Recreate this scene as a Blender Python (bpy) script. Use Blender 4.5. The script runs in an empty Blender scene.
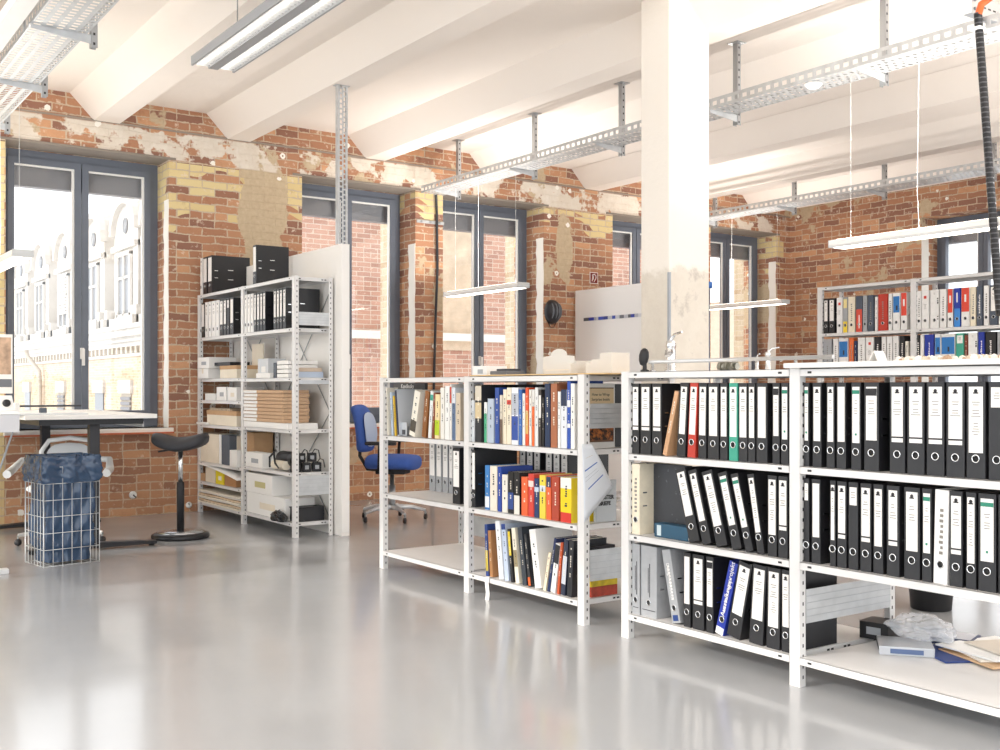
import bpy, bmesh, math, random
from mathutils import Vector, Matrix
random.seed(11)
C = bpy.context.scene.collection
PI = math.pi
# ------------------------------------------------------------------ survey
# camera at the origin of x,y, 1.14 m up; ground directions of sight measured on the photograph
F, HZ, CH = 1064.0, 388.0, 1.14
SN, CS = math.sin(math.radians(35.2)), math.cos(math.radians(35.2))
def ray(px):
    u = (px-500)/F
    return SN+CS*u, CS-SN*u
def Yp(px, X):
    a, b = ray(px); return X*b/a
def Xp(px, Y):
    a, b = ray(px); return Y*a/b
def Zp(py, X, Y):
    return CH+(HZ-py)*(X*SN+Y*CS)/F

# ------------------------------------------------------------------ materials
MC = {}
def lin(c):
    if isinstance(c, str):
        c = [int(c[i:i+2], 16)/255 for i in (0, 2, 4)]
    return tuple((x/12.92 if x <= .04045 else ((x+.055)/1.055)**2.4) for x in c[:3])+(1,)
def newmat(name):
    m = bpy.data.materials.new(name); m.use_nodes = True
    nt = m.node_tree; b = nt.nodes['Principled BSDF']
    return m, nt, b
def mat(c, rough=.5, metal=0, noise=0.0, nscale=20, bump=0, alpha=1, spec=.5, coat=0):
    key = (c, rough, metal, noise, nscale, bump, alpha, spec, coat)
    if key in MC: return MC[key]
    m, nt, b = newmat('paint_%s' % (c if isinstance(c, str) else 'rgb'))
    L = lin(c)
    b.inputs['Base Color'].default_value = L
    b.inputs['Roughness'].default_value = rough
    b.inputs['Metallic'].default_value = metal
    b.inputs['Specular IOR Level'].default_value = spec
    b.inputs['Coat Weight'].default_value = coat
    b.inputs['Alpha'].default_value = alpha
    if noise or bump:
        tc = nt.nodes.new('ShaderNodeTexCoord'); n = nt.nodes.new('ShaderNodeTexNoise')
        n.inputs['Scale'].default_value = nscale; n.inputs['Detail'].default_value = 6
        nt.links.new(tc.outputs['Object'], n.inputs['Vector'])
        if noise:
            r = nt.nodes.new('ShaderNodeMapRange')
            r.inputs['From Min'].default_value = .3; r.inputs['From Max'].default_value = .7
            r.inputs['To Min'].default_value = 1-noise; r.inputs['To Max'].default_value = 1+noise*.5
            nt.links.new(n.outputs['Fac'], r.inputs['Value'])
            h = nt.nodes.new('ShaderNodeHueSaturation'); h.inputs['Color'].default_value = L
            nt.links.new(r.outputs['Result'], h.inputs['Value']); nt.links.new(h.outputs['Color'], b.inputs['Base Color'])
        if bump:
            bp = nt.nodes.new('ShaderNodeBump'); bp.inputs['Strength'].default_value = bump; bp.inputs['Distance'].default_value = .01
            nt.links.new(n.outputs['Fac'], bp.inputs['Height']); nt.links.new(bp.outputs['Normal'], b.inputs['Normal'])
    MC[key] = m
    return m
def emit(c, s):
    key = ('e', c, s)
    if key in MC: return MC[key]
    m, nt, b = newmat('lamp_glow')
    b.inputs['Base Color'].default_value = lin(c); b.inputs['Emission Color'].default_value = lin(c)
    b.inputs['Emission Strength'].default_value = s
    MC[key] = m; return m
def glass_mat(tint='ffffff', gloss=.06, name='window_glass'):
    if ('g', tint, gloss) in MC: return MC[('g', tint, gloss)]
    m = bpy.data.materials.new(name); m.use_nodes = True; nt = m.node_tree; nt.nodes.clear()
    o = nt.nodes.new('ShaderNodeOutputMaterial'); t = nt.nodes.new('ShaderNodeBsdfTransparent'); g = nt.nodes.new('ShaderNodeBsdfGlossy')
    t.inputs['Color'].default_value = lin(tint); g.inputs['Roughness'].default_value = .02
    mx = nt.nodes.new('ShaderNodeMixShader'); mx.inputs[0].default_value = gloss
    nt.links.new(t.outputs[0], mx.inputs[1]); nt.links.new(g.outputs[0], mx.inputs[2]); nt.links.new(mx.outputs[0], o.inputs[0])
    MC[('g', tint, gloss)] = m; return m

class G:    # tiny node-graph helper
    def __init__(s, nt): s.nt = nt
    def n(s, t, **k):
        x = s.nt.nodes.new(t)
        for a, v in k.items(): setattr(x, a, v)
        return x
    def put(s, sock, v):
        if isinstance(v, bpy.types.NodeSocket): s.nt.links.new(v, sock)
        else: sock.default_value = v
    def m(s, op, a, b=0.0, c=0.0):
        x = s.n('ShaderNodeMath', operation=op)
        s.put(x.inputs[0], a); s.put(x.inputs[1], b); s.put(x.inputs[2], c)
        return x.outputs[0]
    def step(s, v, lo, hi, a=0., b=1.):
        x = s.n('ShaderNodeMapRange', interpolation_type='SMOOTHSTEP')
        s.put(x.inputs['Value'], v); s.put(x.inputs['From Min'], lo); s.put(x.inputs['From Max'], hi)
        s.put(x.inputs['To Min'], a); s.put(x.inputs['To Max'], b)
        return x.outputs[0]
    def mix(s, f, a, b):
        x = s.n('ShaderNodeMix', data_type='RGBA')
        s.put(x.inputs[0], f); s.put(x.inputs[6], a); s.put(x.inputs[7], b)
        return x.outputs[2]
    def noise(s, vec, sc, det=3, rough=.55, out='Fac'):
        x = s.n('ShaderNodeTexNoise'); s.put(x.inputs['Vector'], vec)
        x.inputs['Scale'].default_value = sc; x.inputs['Detail'].default_value = det; x.inputs['Roughness'].default_value = rough
        return x.outputs[out]
    def vec(s, a, b, c=0.):
        x = s.n('ShaderNodeCombineXYZ'); s.put(x.inputs[0], a); s.put(x.inputs[1], b); s.put(x.inputs[2], c)
        return x.outputs[0]

def brick_mat(name, c1, c2, c3, mortar, yellow=None, plaster=True, bw=.24, bh=.073, xoff=0.0):
    m, nt, b = newmat(name); g = G(nt)
    tc = g.n('ShaderNodeTexCoord'); sp = g.n('ShaderNodeSeparateXYZ'); nt.links.new(tc.outputs['Object'], sp.inputs[0])
    P = tc.outputs['Object']; X, Y, Z = sp.outputs
    u = g.m('ADD', X, Y)
    wob = g.m('MULTIPLY', g.m('SUBTRACT', g.noise(P, 6, 3), .5), .034 if plaster else .01)
    zz = g.m('ADD', Z, wob); uu = g.m('ADD', u, wob)
    row = g.m('FLOOR', g.m('DIVIDE', zz, bh))
    off = g.m('MULTIPLY', g.m('MODULO', g.m('ABSOLUTE', row), 2.0), .5)
    cu = g.m('SUBTRACT', g.m('DIVIDE', uu, bw), off)
    # headers and stretchers alternate by course
    hd = g.n('ShaderNodeTexWhiteNoise', noise_dimensions='1D'); g.put(hd.inputs['W'], row)
    half = g.m('GREATER_THAN', hd.outputs['Value'], .62)
    cu = g.m('MULTIPLY', cu, g.m('ADD', 1.0, half))
    col = g.m('FLOOR', cu)
    fu = g.m('SUBTRACT', cu, col); fz = g.m('SUBTRACT', g.m('DIVIDE', zz, bh), row)
    ju = g.m('MULTIPLY', g.m('MULTIPLY', g.m('SUBTRACT', .5, g.m('ABSOLUTE', g.m('SUBTRACT', fu, .5))), bw), g.m('SUBTRACT', 1.0, g.m('MULTIPLY', half, .5)))
    jz = g.m('MULTIPLY', g.m('SUBTRACT', .5, g.m('ABSOLUTE', g.m('SUBTRACT', fz, .5))), bh)
    e = g.m('MINIMUM', ju, jz)
    e = g.m('ADD', e, g.m('MULTIPLY', g.m('SUBTRACT', g.noise(P, 24, 4, .65), .5), .022 if plaster else .008))
    brick = g.step(e, .0035, .0075)
    wn = g.n('ShaderNodeTexWhiteNoise', noise_dimensions='2D'); g.put(wn.inputs['Vector'], g.vec(col, row))
    r1 = wn.outputs['Value']
    sc = g.n('ShaderNodeSeparateColor'); nt.links.new(wn.outputs['Color'], sc.inputs[0]); r2, r3 = sc.outputs[0], sc.outputs[1]
    base = g.mix(r1, lin(c1), lin(c2))
    base = g.mix(g.step(r2, .70, .86), base, lin(c3))
    base = g.mix(g.step(r2, .22, .06), base, lin('dba880' if plaster else c1))
    base = g.mix(g.m('MULTIPLY', g.noise(P, 55, 4, .8), .5), base, lin('a57a62' if plaster else c2))
    if yellow:
        big = g.noise(P, .9, 2)
        f = g.m('ADD', g.m('MULTIPLY', g.m('SUBTRACT', Z, yellow[1]), 1.0), g.m('MULTIPLY', g.m('SUBTRACT', big, .5), 1.7))
        f = g.m('ADD', f, g.m('MULTIPLY', g.m('SUBTRACT', r3, .5), .5))
        f = g.m('ADD', f, g.m('MULTIPLY', g.m('LESS_THAN', X, 1.74), 4.0))
        f = g.m('SUBTRACT', f, g.m('MULTIPLY', g.m('GREATER_THAN', X, 11.55), 1.2))
        f = g.m('SUBTRACT', f, g.m('MULTIPLY', g.m('GREATER_THAN', Z, 3.2), 6.0))
        ym = g.m('GREATER_THAN', f, 0.0)
        base = g.mix(ym, base, g.mix(r1, lin(yellow[0]), lin('e2cf9c')))
    dirt = g.noise(P, 9, 5, .7)
    base = g.mix(g.step(dirt, .55, .78, 0, .45), base, lin('8c5a44'))
    base = g.mix(g.step(g.noise(P, 14, 4, .7), .58, .7, 0, .7), base, lin('e8d8c4'))
    mc = g.mix(g.noise(P, 3, 3), lin(mortar), lin('d2c2ac') if plaster else lin('cbbba6'))
    colr = g.mix(brick, mc, base)
    if plaster:
        pn = g.noise(P, 1.15, 5, .62)
        pm = g.step(pn, .605, .625)
        for ex, ez, rx, rz_ in ((4.02, 2.85, .26, .62), (7.72, 2.75, .13, .42), (11.35, 2.3, .09, .35)):
            q = g.m('ADD', g.m('POWER', g.m('DIVIDE', g.m('SUBTRACT', X, ex), rx), 2.0), g.m('POWER', g.m('DIVIDE', g.m('SUBTRACT', Z, ez), rz_), 2.0))
            q = g.m('ADD', q, g.m('MULTIPLY', g.m('SUBTRACT', g.noise(P, 4.5, 5, .65), .5), 2.4))
            pm = g.m('MAXIMUM', pm, g.step(q, 1.0, .9))
        lint = g.m('MULTIPLY', g.m('MULTIPLY', g.step(Z, 3.21, 3.23), g.step(Z, 3.46, 3.48, 1., 0.)), g.step(X, 11.4, 11.66, 1., .0))
        lm = g.m('MULTIPLY', lint, g.step(g.noise(P, 3.4, 4, .65), .47, .52))
        pc = g.mix(g.noise(P, 30, 5), lin('b8a184'), lin('d8c6a8'))
        colr = g.mix(pm, colr, pc)
        lc = g.mix(g.noise(P, 7, 5, .7), lin('cdbca6'), lin('f6f0e6'))
        colr = g.mix(lm, colr, lc)
        bot = g.m('MULTIPLY', g.step(Z, .05, 1.0, .55, 0.), g.noise(P, 4, 4))
        colr = g.mix(bot, colr, lin('cf9a72'))
        v = g.n('ShaderNodeTexVoronoi', feature='F1'); v.inputs['Scale'].default_value = 4.2
        nt.links.new(P, v.inputs['Vector'])
        vs = g.n('ShaderNodeSeparateColor'); nt.links.new(v.outputs['Color'], vs.inputs[0])
        d = g.m('ADD', v.outputs['Distance'], g.m('MULTIPLY', g.m('SUBTRACT', g.noise(P, 40, 3), .5), .12))
        spot = g.m('MULTIPLY', g.m('LESS_THAN', d, .12), g.m('GREATER_THAN', vs.outputs[0], .45))
        hole = g.m('MULTIPLY', g.m('LESS_THAN', v.outputs['Distance'], .035), g.m('GREATER_THAN', vs.outputs[0], .5))
        colr = g.mix(spot, colr, lin('faf4ea'))
        colr = g.mix(hole, colr, lin('8a6a54'))
    nt.links.new(colr, b.inputs['Base Color'])
    b.inputs['Roughness'].default_value = .88; b.inputs['Specular IOR Level'].default_value = .2
    h = g.m('ADD', g.m('MULTIPLY', brick, .8), g.m('MULTIPLY', g.noise(P, 45, 4), .35))
    bp = g.n('ShaderNodeBump'); bp.inputs['Strength'].default_value = .6; bp.inputs['Distance'].default_value = .008
    nt.links.new(h, bp.inputs['Height']); nt.links.new(bp.outputs[0], b.inputs['Normal'])
    return m

# ------------------------------------------------------------------ mesh builder
class MB:
    def __init__(s): s.bm = bmesh.new(); s.mats = []
    def mi(s, m):
        if m not in s.mats: s.mats.append(m)
        return s.mats.index(m)
    def face(s, pts, m):
        f = s.bm.faces.new([s.bm.verts.new(p) for p in pts]); f.material_index = s.mi(m); return f
    def box(s, x0, x1, y0, y1, z0, z1, m, M=None, bev=0):
        co = [(x, y, z) for x in (x0, x1) for y in (y0, y1) for z in (z0, z1)]
        if M: co = [M @ Vector(c) for c in co]
        v = [s.bm.verts.new(c) for c in co]; k = s.mi(m); fs = []
        for q in ((0, 1, 3, 2), (4, 6, 7, 5), (0, 4, 5, 1), (2, 3, 7, 6), (0, 2, 6, 4), (1, 5, 7, 3)):
            f = s.bm.faces.new([v[i] for i in q]); f.material_index = k; fs.append(f)
        if bev:
            es = list({e for f in fs for e in f.edges})
            bmesh.ops.bevel(s.bm, geom=es, offset=bev, segments=2, affect='EDGES', profile=.6)
        return s
    def prism(s, pts, a0, a1, axis, m, M=None):   # pts 2-D polygon, extruded along axis
        def p3(p, a):
            q = {'x': (a, p[0], p[1]), 'y': (p[0], a, p[1]), 'z': (p[0], p[1], a)}[axis]
            return M @ Vector(q) if M else q
        A = [s.bm.verts.new(p3(p, a0)) for p in pts]; B = [s.bm.verts.new(p3(p, a1)) for p in pts]; k = s.mi(m)
        fs = [s.bm.faces.new(A), s.bm.faces.new(B[::-1])]
        for i in range(len(pts)):
            j = (i+1) % len(pts); fs.append(s.bm.faces.new((A[i], B[i], B[j], A[j])))
        for f in fs: f.material_index = k
        bmesh.ops.recalc_face_normals(s.bm, faces=fs)
        return s
    def tube(s, pts, r, m, seg=8, smooth=True, closed=False):
        pts = [Vector(p) for p in pts]; n = len(pts); k = s.mi(m); rings = []
        rr = r if isinstance(r, (list, tuple)) else [r]*n
        up = None
        for i, p in enumerate(pts):
            a = pts[(i-1) % n] if (closed or i) else p; c = pts[(i+1) % n] if (closed or i < n-1) else p
            t = (c-a).normalized()
            if up is None or abs(up.dot(t)) > .95:
                up = Vector((0, 0, 1)) if abs(t.z) < .9 else Vector((1, 0, 0))
            x = t.cross(up).normalized(); y = x.cross(t).normalized(); up = y
            rings.append([s.bm.verts.new(p+(x*math.cos(q)+y*math.sin(q))*rr[i]) for q in [2*PI*j/seg for j in range(seg)]])
        R = n if closed else n-1
        for i in range(R):
            A, B = rings[i], rings[(i+1) % n]
            for j in range(seg):
                f = s.bm.faces.new((A[j], A[(j+1) % seg], B[(j+1) % seg], B[j])); f.material_index = k; f.smooth = smooth
        if not closed:
            for f in (s.bm.faces.new(rings[0]), s.bm.faces.new(rings[-1][::-1])): f.material_index = k
        return s
    def lathe(s, prof, m, seg=24, c=(0, 0, 0), sx=1, sy=1, M=None, smooth=True):
        k = s.mi(m); rings = []
        for r, z in prof:
            ring = []
            for j in range(seg):
                p = Vector((c[0]+sx*r*math.cos(2*PI*j/seg), c[1]+sy*r*math.sin(2*PI*j/seg), c[2]+z))
                ring.append(s.bm.verts.new(M @ p if M else p))
            rings.append(ring)
        for A, B in zip(rings, rings[1:]):
            for j in range(seg):
                f = s.bm.faces.new((A[j], A[(j+1) % seg], B[(j+1) % seg], B[j])); f.material_index = k; f.smooth = smooth
        for f in (s.bm.faces.new(rings[0][::-1]), s.bm.faces.new(rings[-1])): f.material_index = k
        return s
    def loft(s, rings, m, cap=True, smooth=True, closed=True):
        k = s.mi(m); V = [[s.bm.verts.new(p) for p in r] for r in rings]
        for A, B in zip(V, V[1:]):
            n = len(A)
            for j in range(n if closed else n-1):
                f = s.bm.faces.new((A[j], A[(j+1) % n], B[(j+1) % n], B[j])); f.material_index = k; f.smooth = smooth
        if cap:
            for f in (s.bm.faces.new(V[0][::-1]), s.bm.faces.new(V[-1])): f.material_index = k
        return s
    def mesh(s, name):
        me = bpy.data.meshes.new(name); s.bm.normal_update(); s.bm.to_mesh(me); s.bm.free()
        for m in s.mats: me.materials.append(m)
        return me
    def build(s, name, parent=None, loc=None, label=None, subsurf=0):
        o = bpy.data.objects.new(name, s.mesh(name)); C.objects.link(o)
        if parent: o.parent = parent
        if loc: o.location = loc
        if label: o['label'] = label
        if subsurf:
            md = o.modifiers.new('smooth', 'SUBSURF'); md.levels = subsurf; md.render_levels = subsurf
            for p in o.data.polygons: p.use_smooth = True
        return o
def tag(o, label, cat, group=None):
    o['label'] = label; o['category'] = cat
    if group: o['group'] = group
    return o
def empty(name, label, cat, loc=(0, 0, 0), rz=0, group=None, rot=None):
    o = bpy.data.objects.new(name, None); C.objects.link(o); o.location = loc
    o.rotation_euler = rot if rot else (0, 0, rz); o.empty_display_size = .05
    if label: tag(o, label, cat, group)
    return o
def struct(o): o['kind'] = 'structure'; return o
def put(name, me, parent, loc=None):
    o = bpy.data.objects.new(name, me); C.objects.link(o); o.parent = parent
    if loc: o.location = loc
    return o
def lettering(txt, size, M, m, parent=None, name='lettering', ext=.0006, align='CENTER', bold=0):
    cu = bpy.data.curves.new('t', 'FONT'); cu.body = txt; cu.size = size; cu.extrude = ext; cu.align_x = align; cu.align_y = 'CENTER'
    cu.resolution_u = 2; cu.offset = bold
    t = bpy.data.objects.new('t', cu); C.objects.link(t)
    dg = bpy.context.evaluated_depsgraph_get(); me = bpy.data.meshes.new_from_object(t.evaluated_get(dg))
    bpy.data.objects.remove(t); me.transform(M); me.materials.clear(); me.materials.append(m)
    o = bpy.data.objects.new(name, me); C.objects.link(o)
    if parent: o.parent = parent
    return o
def MX(xa, ya, o):
    xa, ya = Vector(xa), Vector(ya); za = xa.cross(ya)
    return Matrix(((xa.x, ya.x, za.x, o[0]), (xa.y, ya.y, za.y, o[1]), (xa.z, ya.z, za.z, o[2]), (0, 0, 0, 1)))
WH = mat('f2f0ee', .45, noise=.03, nscale=6); RACK = mat('e4e2e0', .38, noise=.03, nscale=5); DARK = mat('2a2a2c', .5)
GALV = mat('c9cbcc', .4, .35, noise=.12, nscale=14); CHROME = mat('e6e8ea', .14, 1); STEEL = mat('b4b7ba', .3, .8)
BLK = mat('1d1d20', .5, noise=.1, nscale=30); PAPER = mat('f4f1ea', .7)

# ------------------------------------------------------------------ room shell
WY, WZ0, WZ1, RX = 9.65, .78, 3.22, 11.68
CEIL = 3.69
brick = brick_mat('old_brick', 'c2906f', 'ad7c61', '926a5b', 'c6ae94', yellow=('dcc692', 3.0))
OP = [(1.75, 3.12), (4.43, 5.72), (6.06, 7.42), (8.46, 9.8), (10.13, 11.4)]
mb = MB()
TH = .58
xs = [-3.0]+[v for o in OP for v in o]+[RX+TH]
mb.box(-3, RX+TH, WY, WY+TH, 0, WZ0, brick); mb.box(-3, RX+TH, WY, WY+TH, WZ1, CEIL+.2, brick)
for i in range(0, len(xs), 2): mb.box(xs[i], xs[i+1], WY, WY+TH, WZ0, WZ1, brick)
struct(mb.build('wall_back'))
ROP = [(6.42, 7.64), (3.0, 4.3), (-.5, .8)]  # last two openings lie out of view, added to let light in
mb = MB()
mb.box(RX, RX+TH, -2.5, WY, 0, WZ0, brick); mb.box(RX, RX+TH, -2.5, WY, WZ1, CEIL+.2, brick)
ys = [WY, 7.64, 6.42, 4.3, 3.0, .8, -.5, -2.5]
for i in range(0, len(ys), 2): mb.box(RX, RX+TH, ys[i+1], ys[i], WZ0, WZ1, brick)
struct(mb.build('wall_right'))
# floor
m, nt, b = newmat('poured_floor'); g = G(nt)
tc = g.n('ShaderNodeTexCoord'); P = tc.outputs['Object']
nt.links.new(g.mix(g.noise(P, .6, 5, .6), lin('a3a5a7'), lin('afb0b2')), b.inputs['Base Color'])
nt.links.new(g.step(g.noise(P, 1.1, 4, .6), .3, .7, .17, .23), b.inputs['Roughness'])
b.inputs['Specular IOR Level'].default_value = .5; b.inputs['Coat Weight'].default_value = .3; b.inputs['Coat Roughness'].default_value = .09
bp = g.n('ShaderNodeBump'); bp.inputs['Strength'].default_value = .12; bp.inputs['Distance'].default_value = .02
nt.links.new(g.noise(P, 2.2, 2), bp.inputs['Height']); nt.links.new(bp.outputs[0], b.inputs['Normal'])
struct(MB().box(-3, RX, -2.5, WY, -.15, 0, m).build('floor'))
# ceiling: slab with haunched beams running to the window wall
m, nt, b = newmat('ceiling_paint'); g = G(nt); tc = g.n('ShaderNodeTexCoord'); P = tc.outputs['Object']
cc = g.mix(g.noise(P, .8, 4), lin('f6eee6'), lin('f1e7dd'))
cc = g.mix(g.step(g.noise(P, 3.1, 6, .75), .68, .76, 0, .35), cc, lin('d9cabb'))
nt.links.new(cc, b.inputs['Base Color']); b.inputs['Roughness'].default_value = .8
bp = g.n('ShaderNodeBump'); bp.inputs['Strength'].default_value = .25; bp.inputs['Distance'].default_value = .02
nt.links.new(g.noise(P, 5, 4), bp.inputs['Height']); nt.links.new(bp.outputs[0], b.inputs['Normal'])
cm = m
prof = [(-3.0, CEIL+.2), (-3.0, CEIL)]
for xr in (-1.66, -.2, 1.24, 2.68, 3.89, 5.35, 6.82, 8.25, 9.7, 11.15):
    prof += [(xr-.42, CEIL), (xr-.22, 3.48), (xr, 3.48), (xr+.24, CEIL)]
prof += [(RX, CEIL), (RX, CEIL+.2)]
struct(MB().prism(prof, -2.5, WY, 'y', cm).build('ceiling'))
# column
m, nt, b = newmat('column_paint'); g = G(nt); tc = g.n('ShaderNodeTexCoord'); P = tc.outputs['Object']
sp = g.n('ShaderNodeSeparateXYZ'); nt.links.new(P, sp.inputs[0])
zz = g.m('ADD', sp.outputs[2], g.m('MULTIPLY', g.m('SUBTRACT', g.noise(P, 3.5, 5, .7), .5), .35))
raw = g.mix(g.noise(P, 9, 6, .7), lin('d5cabb'), lin('efe8dc'))
raw = g.mix(g.step(g.noise(P, 4.5, 5, .75), .56, .7, 0, .6), raw, lin('b3a89c'))
nt.links.new(g.mix(g.step(zz, 1.88, 1.94), raw, lin('f7f0e6')), b.inputs['Base Color']); b.inputs['Roughness'].default_value = .8
bp = g.n('ShaderNodeBump'); bp.inputs['Strength'].default_value = .4; bp.inputs['Distance'].default_value = .01
nt.links.new(g.noise(P, 14, 5, .7), bp.inputs['Height']); nt.links.new(bp.outputs[0], b.inputs['Normal'])
CX0, CY0, CW, CD = 4.8, 4.93, .365, .265
col = struct(MB().box(CX0, CX0+CW, CY0, CY0+CD, 0, CEIL, m, bev=.012).build('column'))
# steel arris strips and conduit on the lower column
pm = mat('8f9cb0', .4, .4)
o = struct(MB().box(CX0-.004, CX0+.012, CY0-.004, CY0+.012, 0, 1.88, mat('a9aeb6', .45, .4)).build('corner_steel', col))
o = MB().tube([(CX0+CW+.018, CY0+.03, 0), (CX0+CW+.018, CY0+.03, 1.82)], .012, pm).build('conduit', col)
o = MB().lathe([(.0, 0), (.022, .0), (.022, .04), (.0, .045)], mat('2b62a8', .4), 12, (CX0+CW+.018, CY0+.02, 1.8)).build('valve_cap', col, label='blue cap on the conduit')

# ------------------------------------------------------------------ windows
FR = mat('6a717d', .38, noise=.05, nscale=9); GL = glass_mat()
cream = brick_mat('cream_brick', 'cdbfa6', 'bfae92', 'b59c80', 'd2c8ba', plaster=False)
WHITE_H = mat('f5f3ee', .35)
def window(n, x0, x1, blind=True):
    """frame in the plane y = WY+.33 ; drawn along x"""
    r = struct(empty('window_%d' % n, None, None, (x0, WY+.33, WZ0)))
    w, h = x1-x0, WZ1-WZ0; t = .07; cx = w/2
    mb = MB()
    for a in ((0, t, 0, h), (w-t, w, 0, h), (t, w-t, 0, t), (t, w-t, h-t, h)): mb.box(a[0], a[1], 0, .08, a[2], a[3], FR)
    mb.build('frame', r)
    for a, c in ((t, cx-.005), (cx+.005, w-t)):
        mb = MB(); s = .055
        mb.box(a, a+s, -.02, .05, t, h-t, FR); mb.box(c-s, c, -.02, .05, t, h-t, FR)
        mb.box(a+s, c-s, -.02, .05, t, t+s+.03, FR); mb.box(a+s, c-s, -.02, .05, h-t-s, h-t, FR)
        sh = mb.build('sash', r)
        MB().box(a+s, c-s, .012, .02, t+s+.03, h-t-s, GL).build('glass', sh)
        MB().box(c-s-.022, c-s, -.004, .011, t+s+.03, h-t-s, WHITE_H).box(a+s, c-s-.022, -.004, .011, h-t-s-.016, h-t-s, WHITE_H).build('glazing_bead', sh)
    hb = MB().box(cx-.015, cx+.02, -.03, -.02, .62, .72, WHITE_H, bev=.003)
    hb.box(cx-.008, cx+.014, -.06, -.03, .69, .71, WHITE_H); hb.box(cx-.01, cx+.016, -.075, -.06, .56, .71, WHITE_H, bev=.004)
    hb.build('handle', r, label='white window handle')
    MB().box(-.02, w+.02, -.4, 0, -.04, 0, mat('efe9e0', .5)).box(-.02, w+.02, -.42, -.38, -.05, -.035, mat('c96f4c', .7)).build('sill', r)
    if n in (2, 3, 4, 5): MB().box(w, w+.25, TH-.33, TH-.15, -.2, h, cream).build('outer_jamb', r)
    if blind: MB().box(.02, w-.02, .1, .2, h-.3, h-.09, mat('85878c', .5), bev=.004).build('blind_box', r)
    return r
for i, (a, c) in enumerate(OP): window(i+1, a, c)
for i, (a, c) in enumerate(ROP):
    r = window(6+i, 0, c-a); r.location = (RX+.33, c, WZ0); r.rotation_euler = (0, 0, -PI/2)
# white strips on the window reveals, timber lintel board over each opening
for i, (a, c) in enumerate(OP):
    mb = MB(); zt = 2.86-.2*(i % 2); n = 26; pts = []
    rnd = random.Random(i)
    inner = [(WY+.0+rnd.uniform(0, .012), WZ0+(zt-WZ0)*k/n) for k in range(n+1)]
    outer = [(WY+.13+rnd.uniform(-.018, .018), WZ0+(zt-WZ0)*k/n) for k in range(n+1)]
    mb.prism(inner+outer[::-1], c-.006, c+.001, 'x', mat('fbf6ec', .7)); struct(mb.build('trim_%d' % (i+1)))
    struct(MB().box(a-.1, c+.06, WY-.015, WY+.3, WZ1-.001, WZ1+.018, mat('8d8378', .7)).build('trim_%d' % (i+11)))
struct(MB().box(-3, RX, WY-.012, WY+.01, 3.475, 3.49, mat('9a8d80', .8)).build('trim_20'))
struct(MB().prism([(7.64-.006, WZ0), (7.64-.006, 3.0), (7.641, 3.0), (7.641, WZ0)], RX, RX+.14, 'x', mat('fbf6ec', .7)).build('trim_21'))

# ------------------------------------------------------------------ outside
# dormered wing across the yard, facade at x = 8
EX = 8.0
ext = mat('c2bcb4', .8, noise=.06, nscale=3); ext2 = mat('b3a898', .8); extg = mat('75777b', .3); shade = mat('a0978b', .8)
extb = brick_mat('pale_brick', 'c4ae94', 'b8a084', 'aa9278', 'c6bbac', plaster=False)
wing = empty('dormered_building', 'pale stuccoed building with arched dormers seen through the window by the desk', 'building', (EX, 0, 0))
y0, y1 = 19.2, 48.0
MB().box(0, 6, y0, y1, -6, 2.2, extb).build('wall', wing)
mb = MB()
for z0, z1, p in ((2.2, 2.32, .12), (2.32, 2.44, .2), (2.44, 2.62, .32), (2.62, 2.72, .4), (1.95, 2.02, .07)): mb.box(-p, .1, y0-p, y1, z0, z1, ext)
for k in range(70):
    mb.box(-.1, 0, y0+.2+k*.42, y0+.36+k*.42, 2.03, 2.2, ext2)
mb.build('cornice', wing)
mb = MB().prism([(0.1, 2.72), (.9, 6.4), (6, 6.6), (6, 2.72)], y0, y1, 'y', ext2); mb.build('roof', wing)
for px in (23, 43, 67, 96, 128, 160):
    yc = Yp(px, EX); hw = 1.05
    mb = MB()
    arch = [(yc-hw, 2.72), (yc-hw, 5.2)]+[(yc-hw*math.cos(PI*k/10), 5.2+.75*math.sin(PI*k/10)) for k in range(1, 10)]+[(yc+hw, 5.2), (yc+hw, 2.72)]
    mb.prism(arch, -.05, .95, 'x', ext)
    d = mb.build('dormer', wing)
    MB().prism([(yc-hw-.1, 5.15)]+[(yc-(hw+.1)*math.cos(PI*k/10), 5.2+.85*math.sin(PI*k/10)) for k in range(1, 10)]+[(yc+hw+.1, 5.15), (yc+hw-.05, 5.15)]+
               [(yc+(hw-.08)*math.cos(PI*k/10), 5.2+.7*math.sin(PI*k/10)) for k in range(1, 10)]+[(yc-hw+.05, 5.15)], -.18, .0, 'x', ext).build('arched_moulding', d)
    MB().box(-.15, 0, yc-hw, yc+hw, 4.72, 4.86, ext).box(-.2, 0, yc-hw, yc+hw, 2.72, 2.95, ext).build('band', d)
    MB().lathe([(0, 0), (.2, 0), (.2, .04), (0, .04)], extg, 16, M=MX((0, 1, 0), (0, 0, 1), (-.09, yc, 5.33))).build('round_opening', d)
    w = MB().box(-.08, -.05, yc-.55, yc+.55, 3.0, 4.6, extg).build('dormer_window', d)
    mb = MB()
    for a in ((-.6, -.5, 2.98, 4.62), (.5, .6, 2.98, 4.62), (-.6, .6, 2.95, 3.05), (-.6, .6, 4.55, 4.65), (-.04, .04, 3, 4.6), (-.55, .55, 3.95, 4.02)):
        mb.box(-.13, -.06, yc+a[0], yc+a[1], a[2], a[3], ext)
    mb.build('window_frame', d)
    if px == 67: 
        mb = MB()
        for k in range(12): mb.box(-.16, -.12, yc-.5, yc+.5, 3.4+k*.1, 3.48+k*.1, ext)
        mb.build('roller_slats', d)
    mb = MB()
    for z, p in ((2.95, .35), (3.2, .25)):
        mb.box(-p, 0, yc-hw-.25, yc-hw, 2.72, z, ext); mb.box(-p, 0, yc+hw, yc+hw+.25, 2.72, z, ext)
    mb.build('volute', d)
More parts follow.
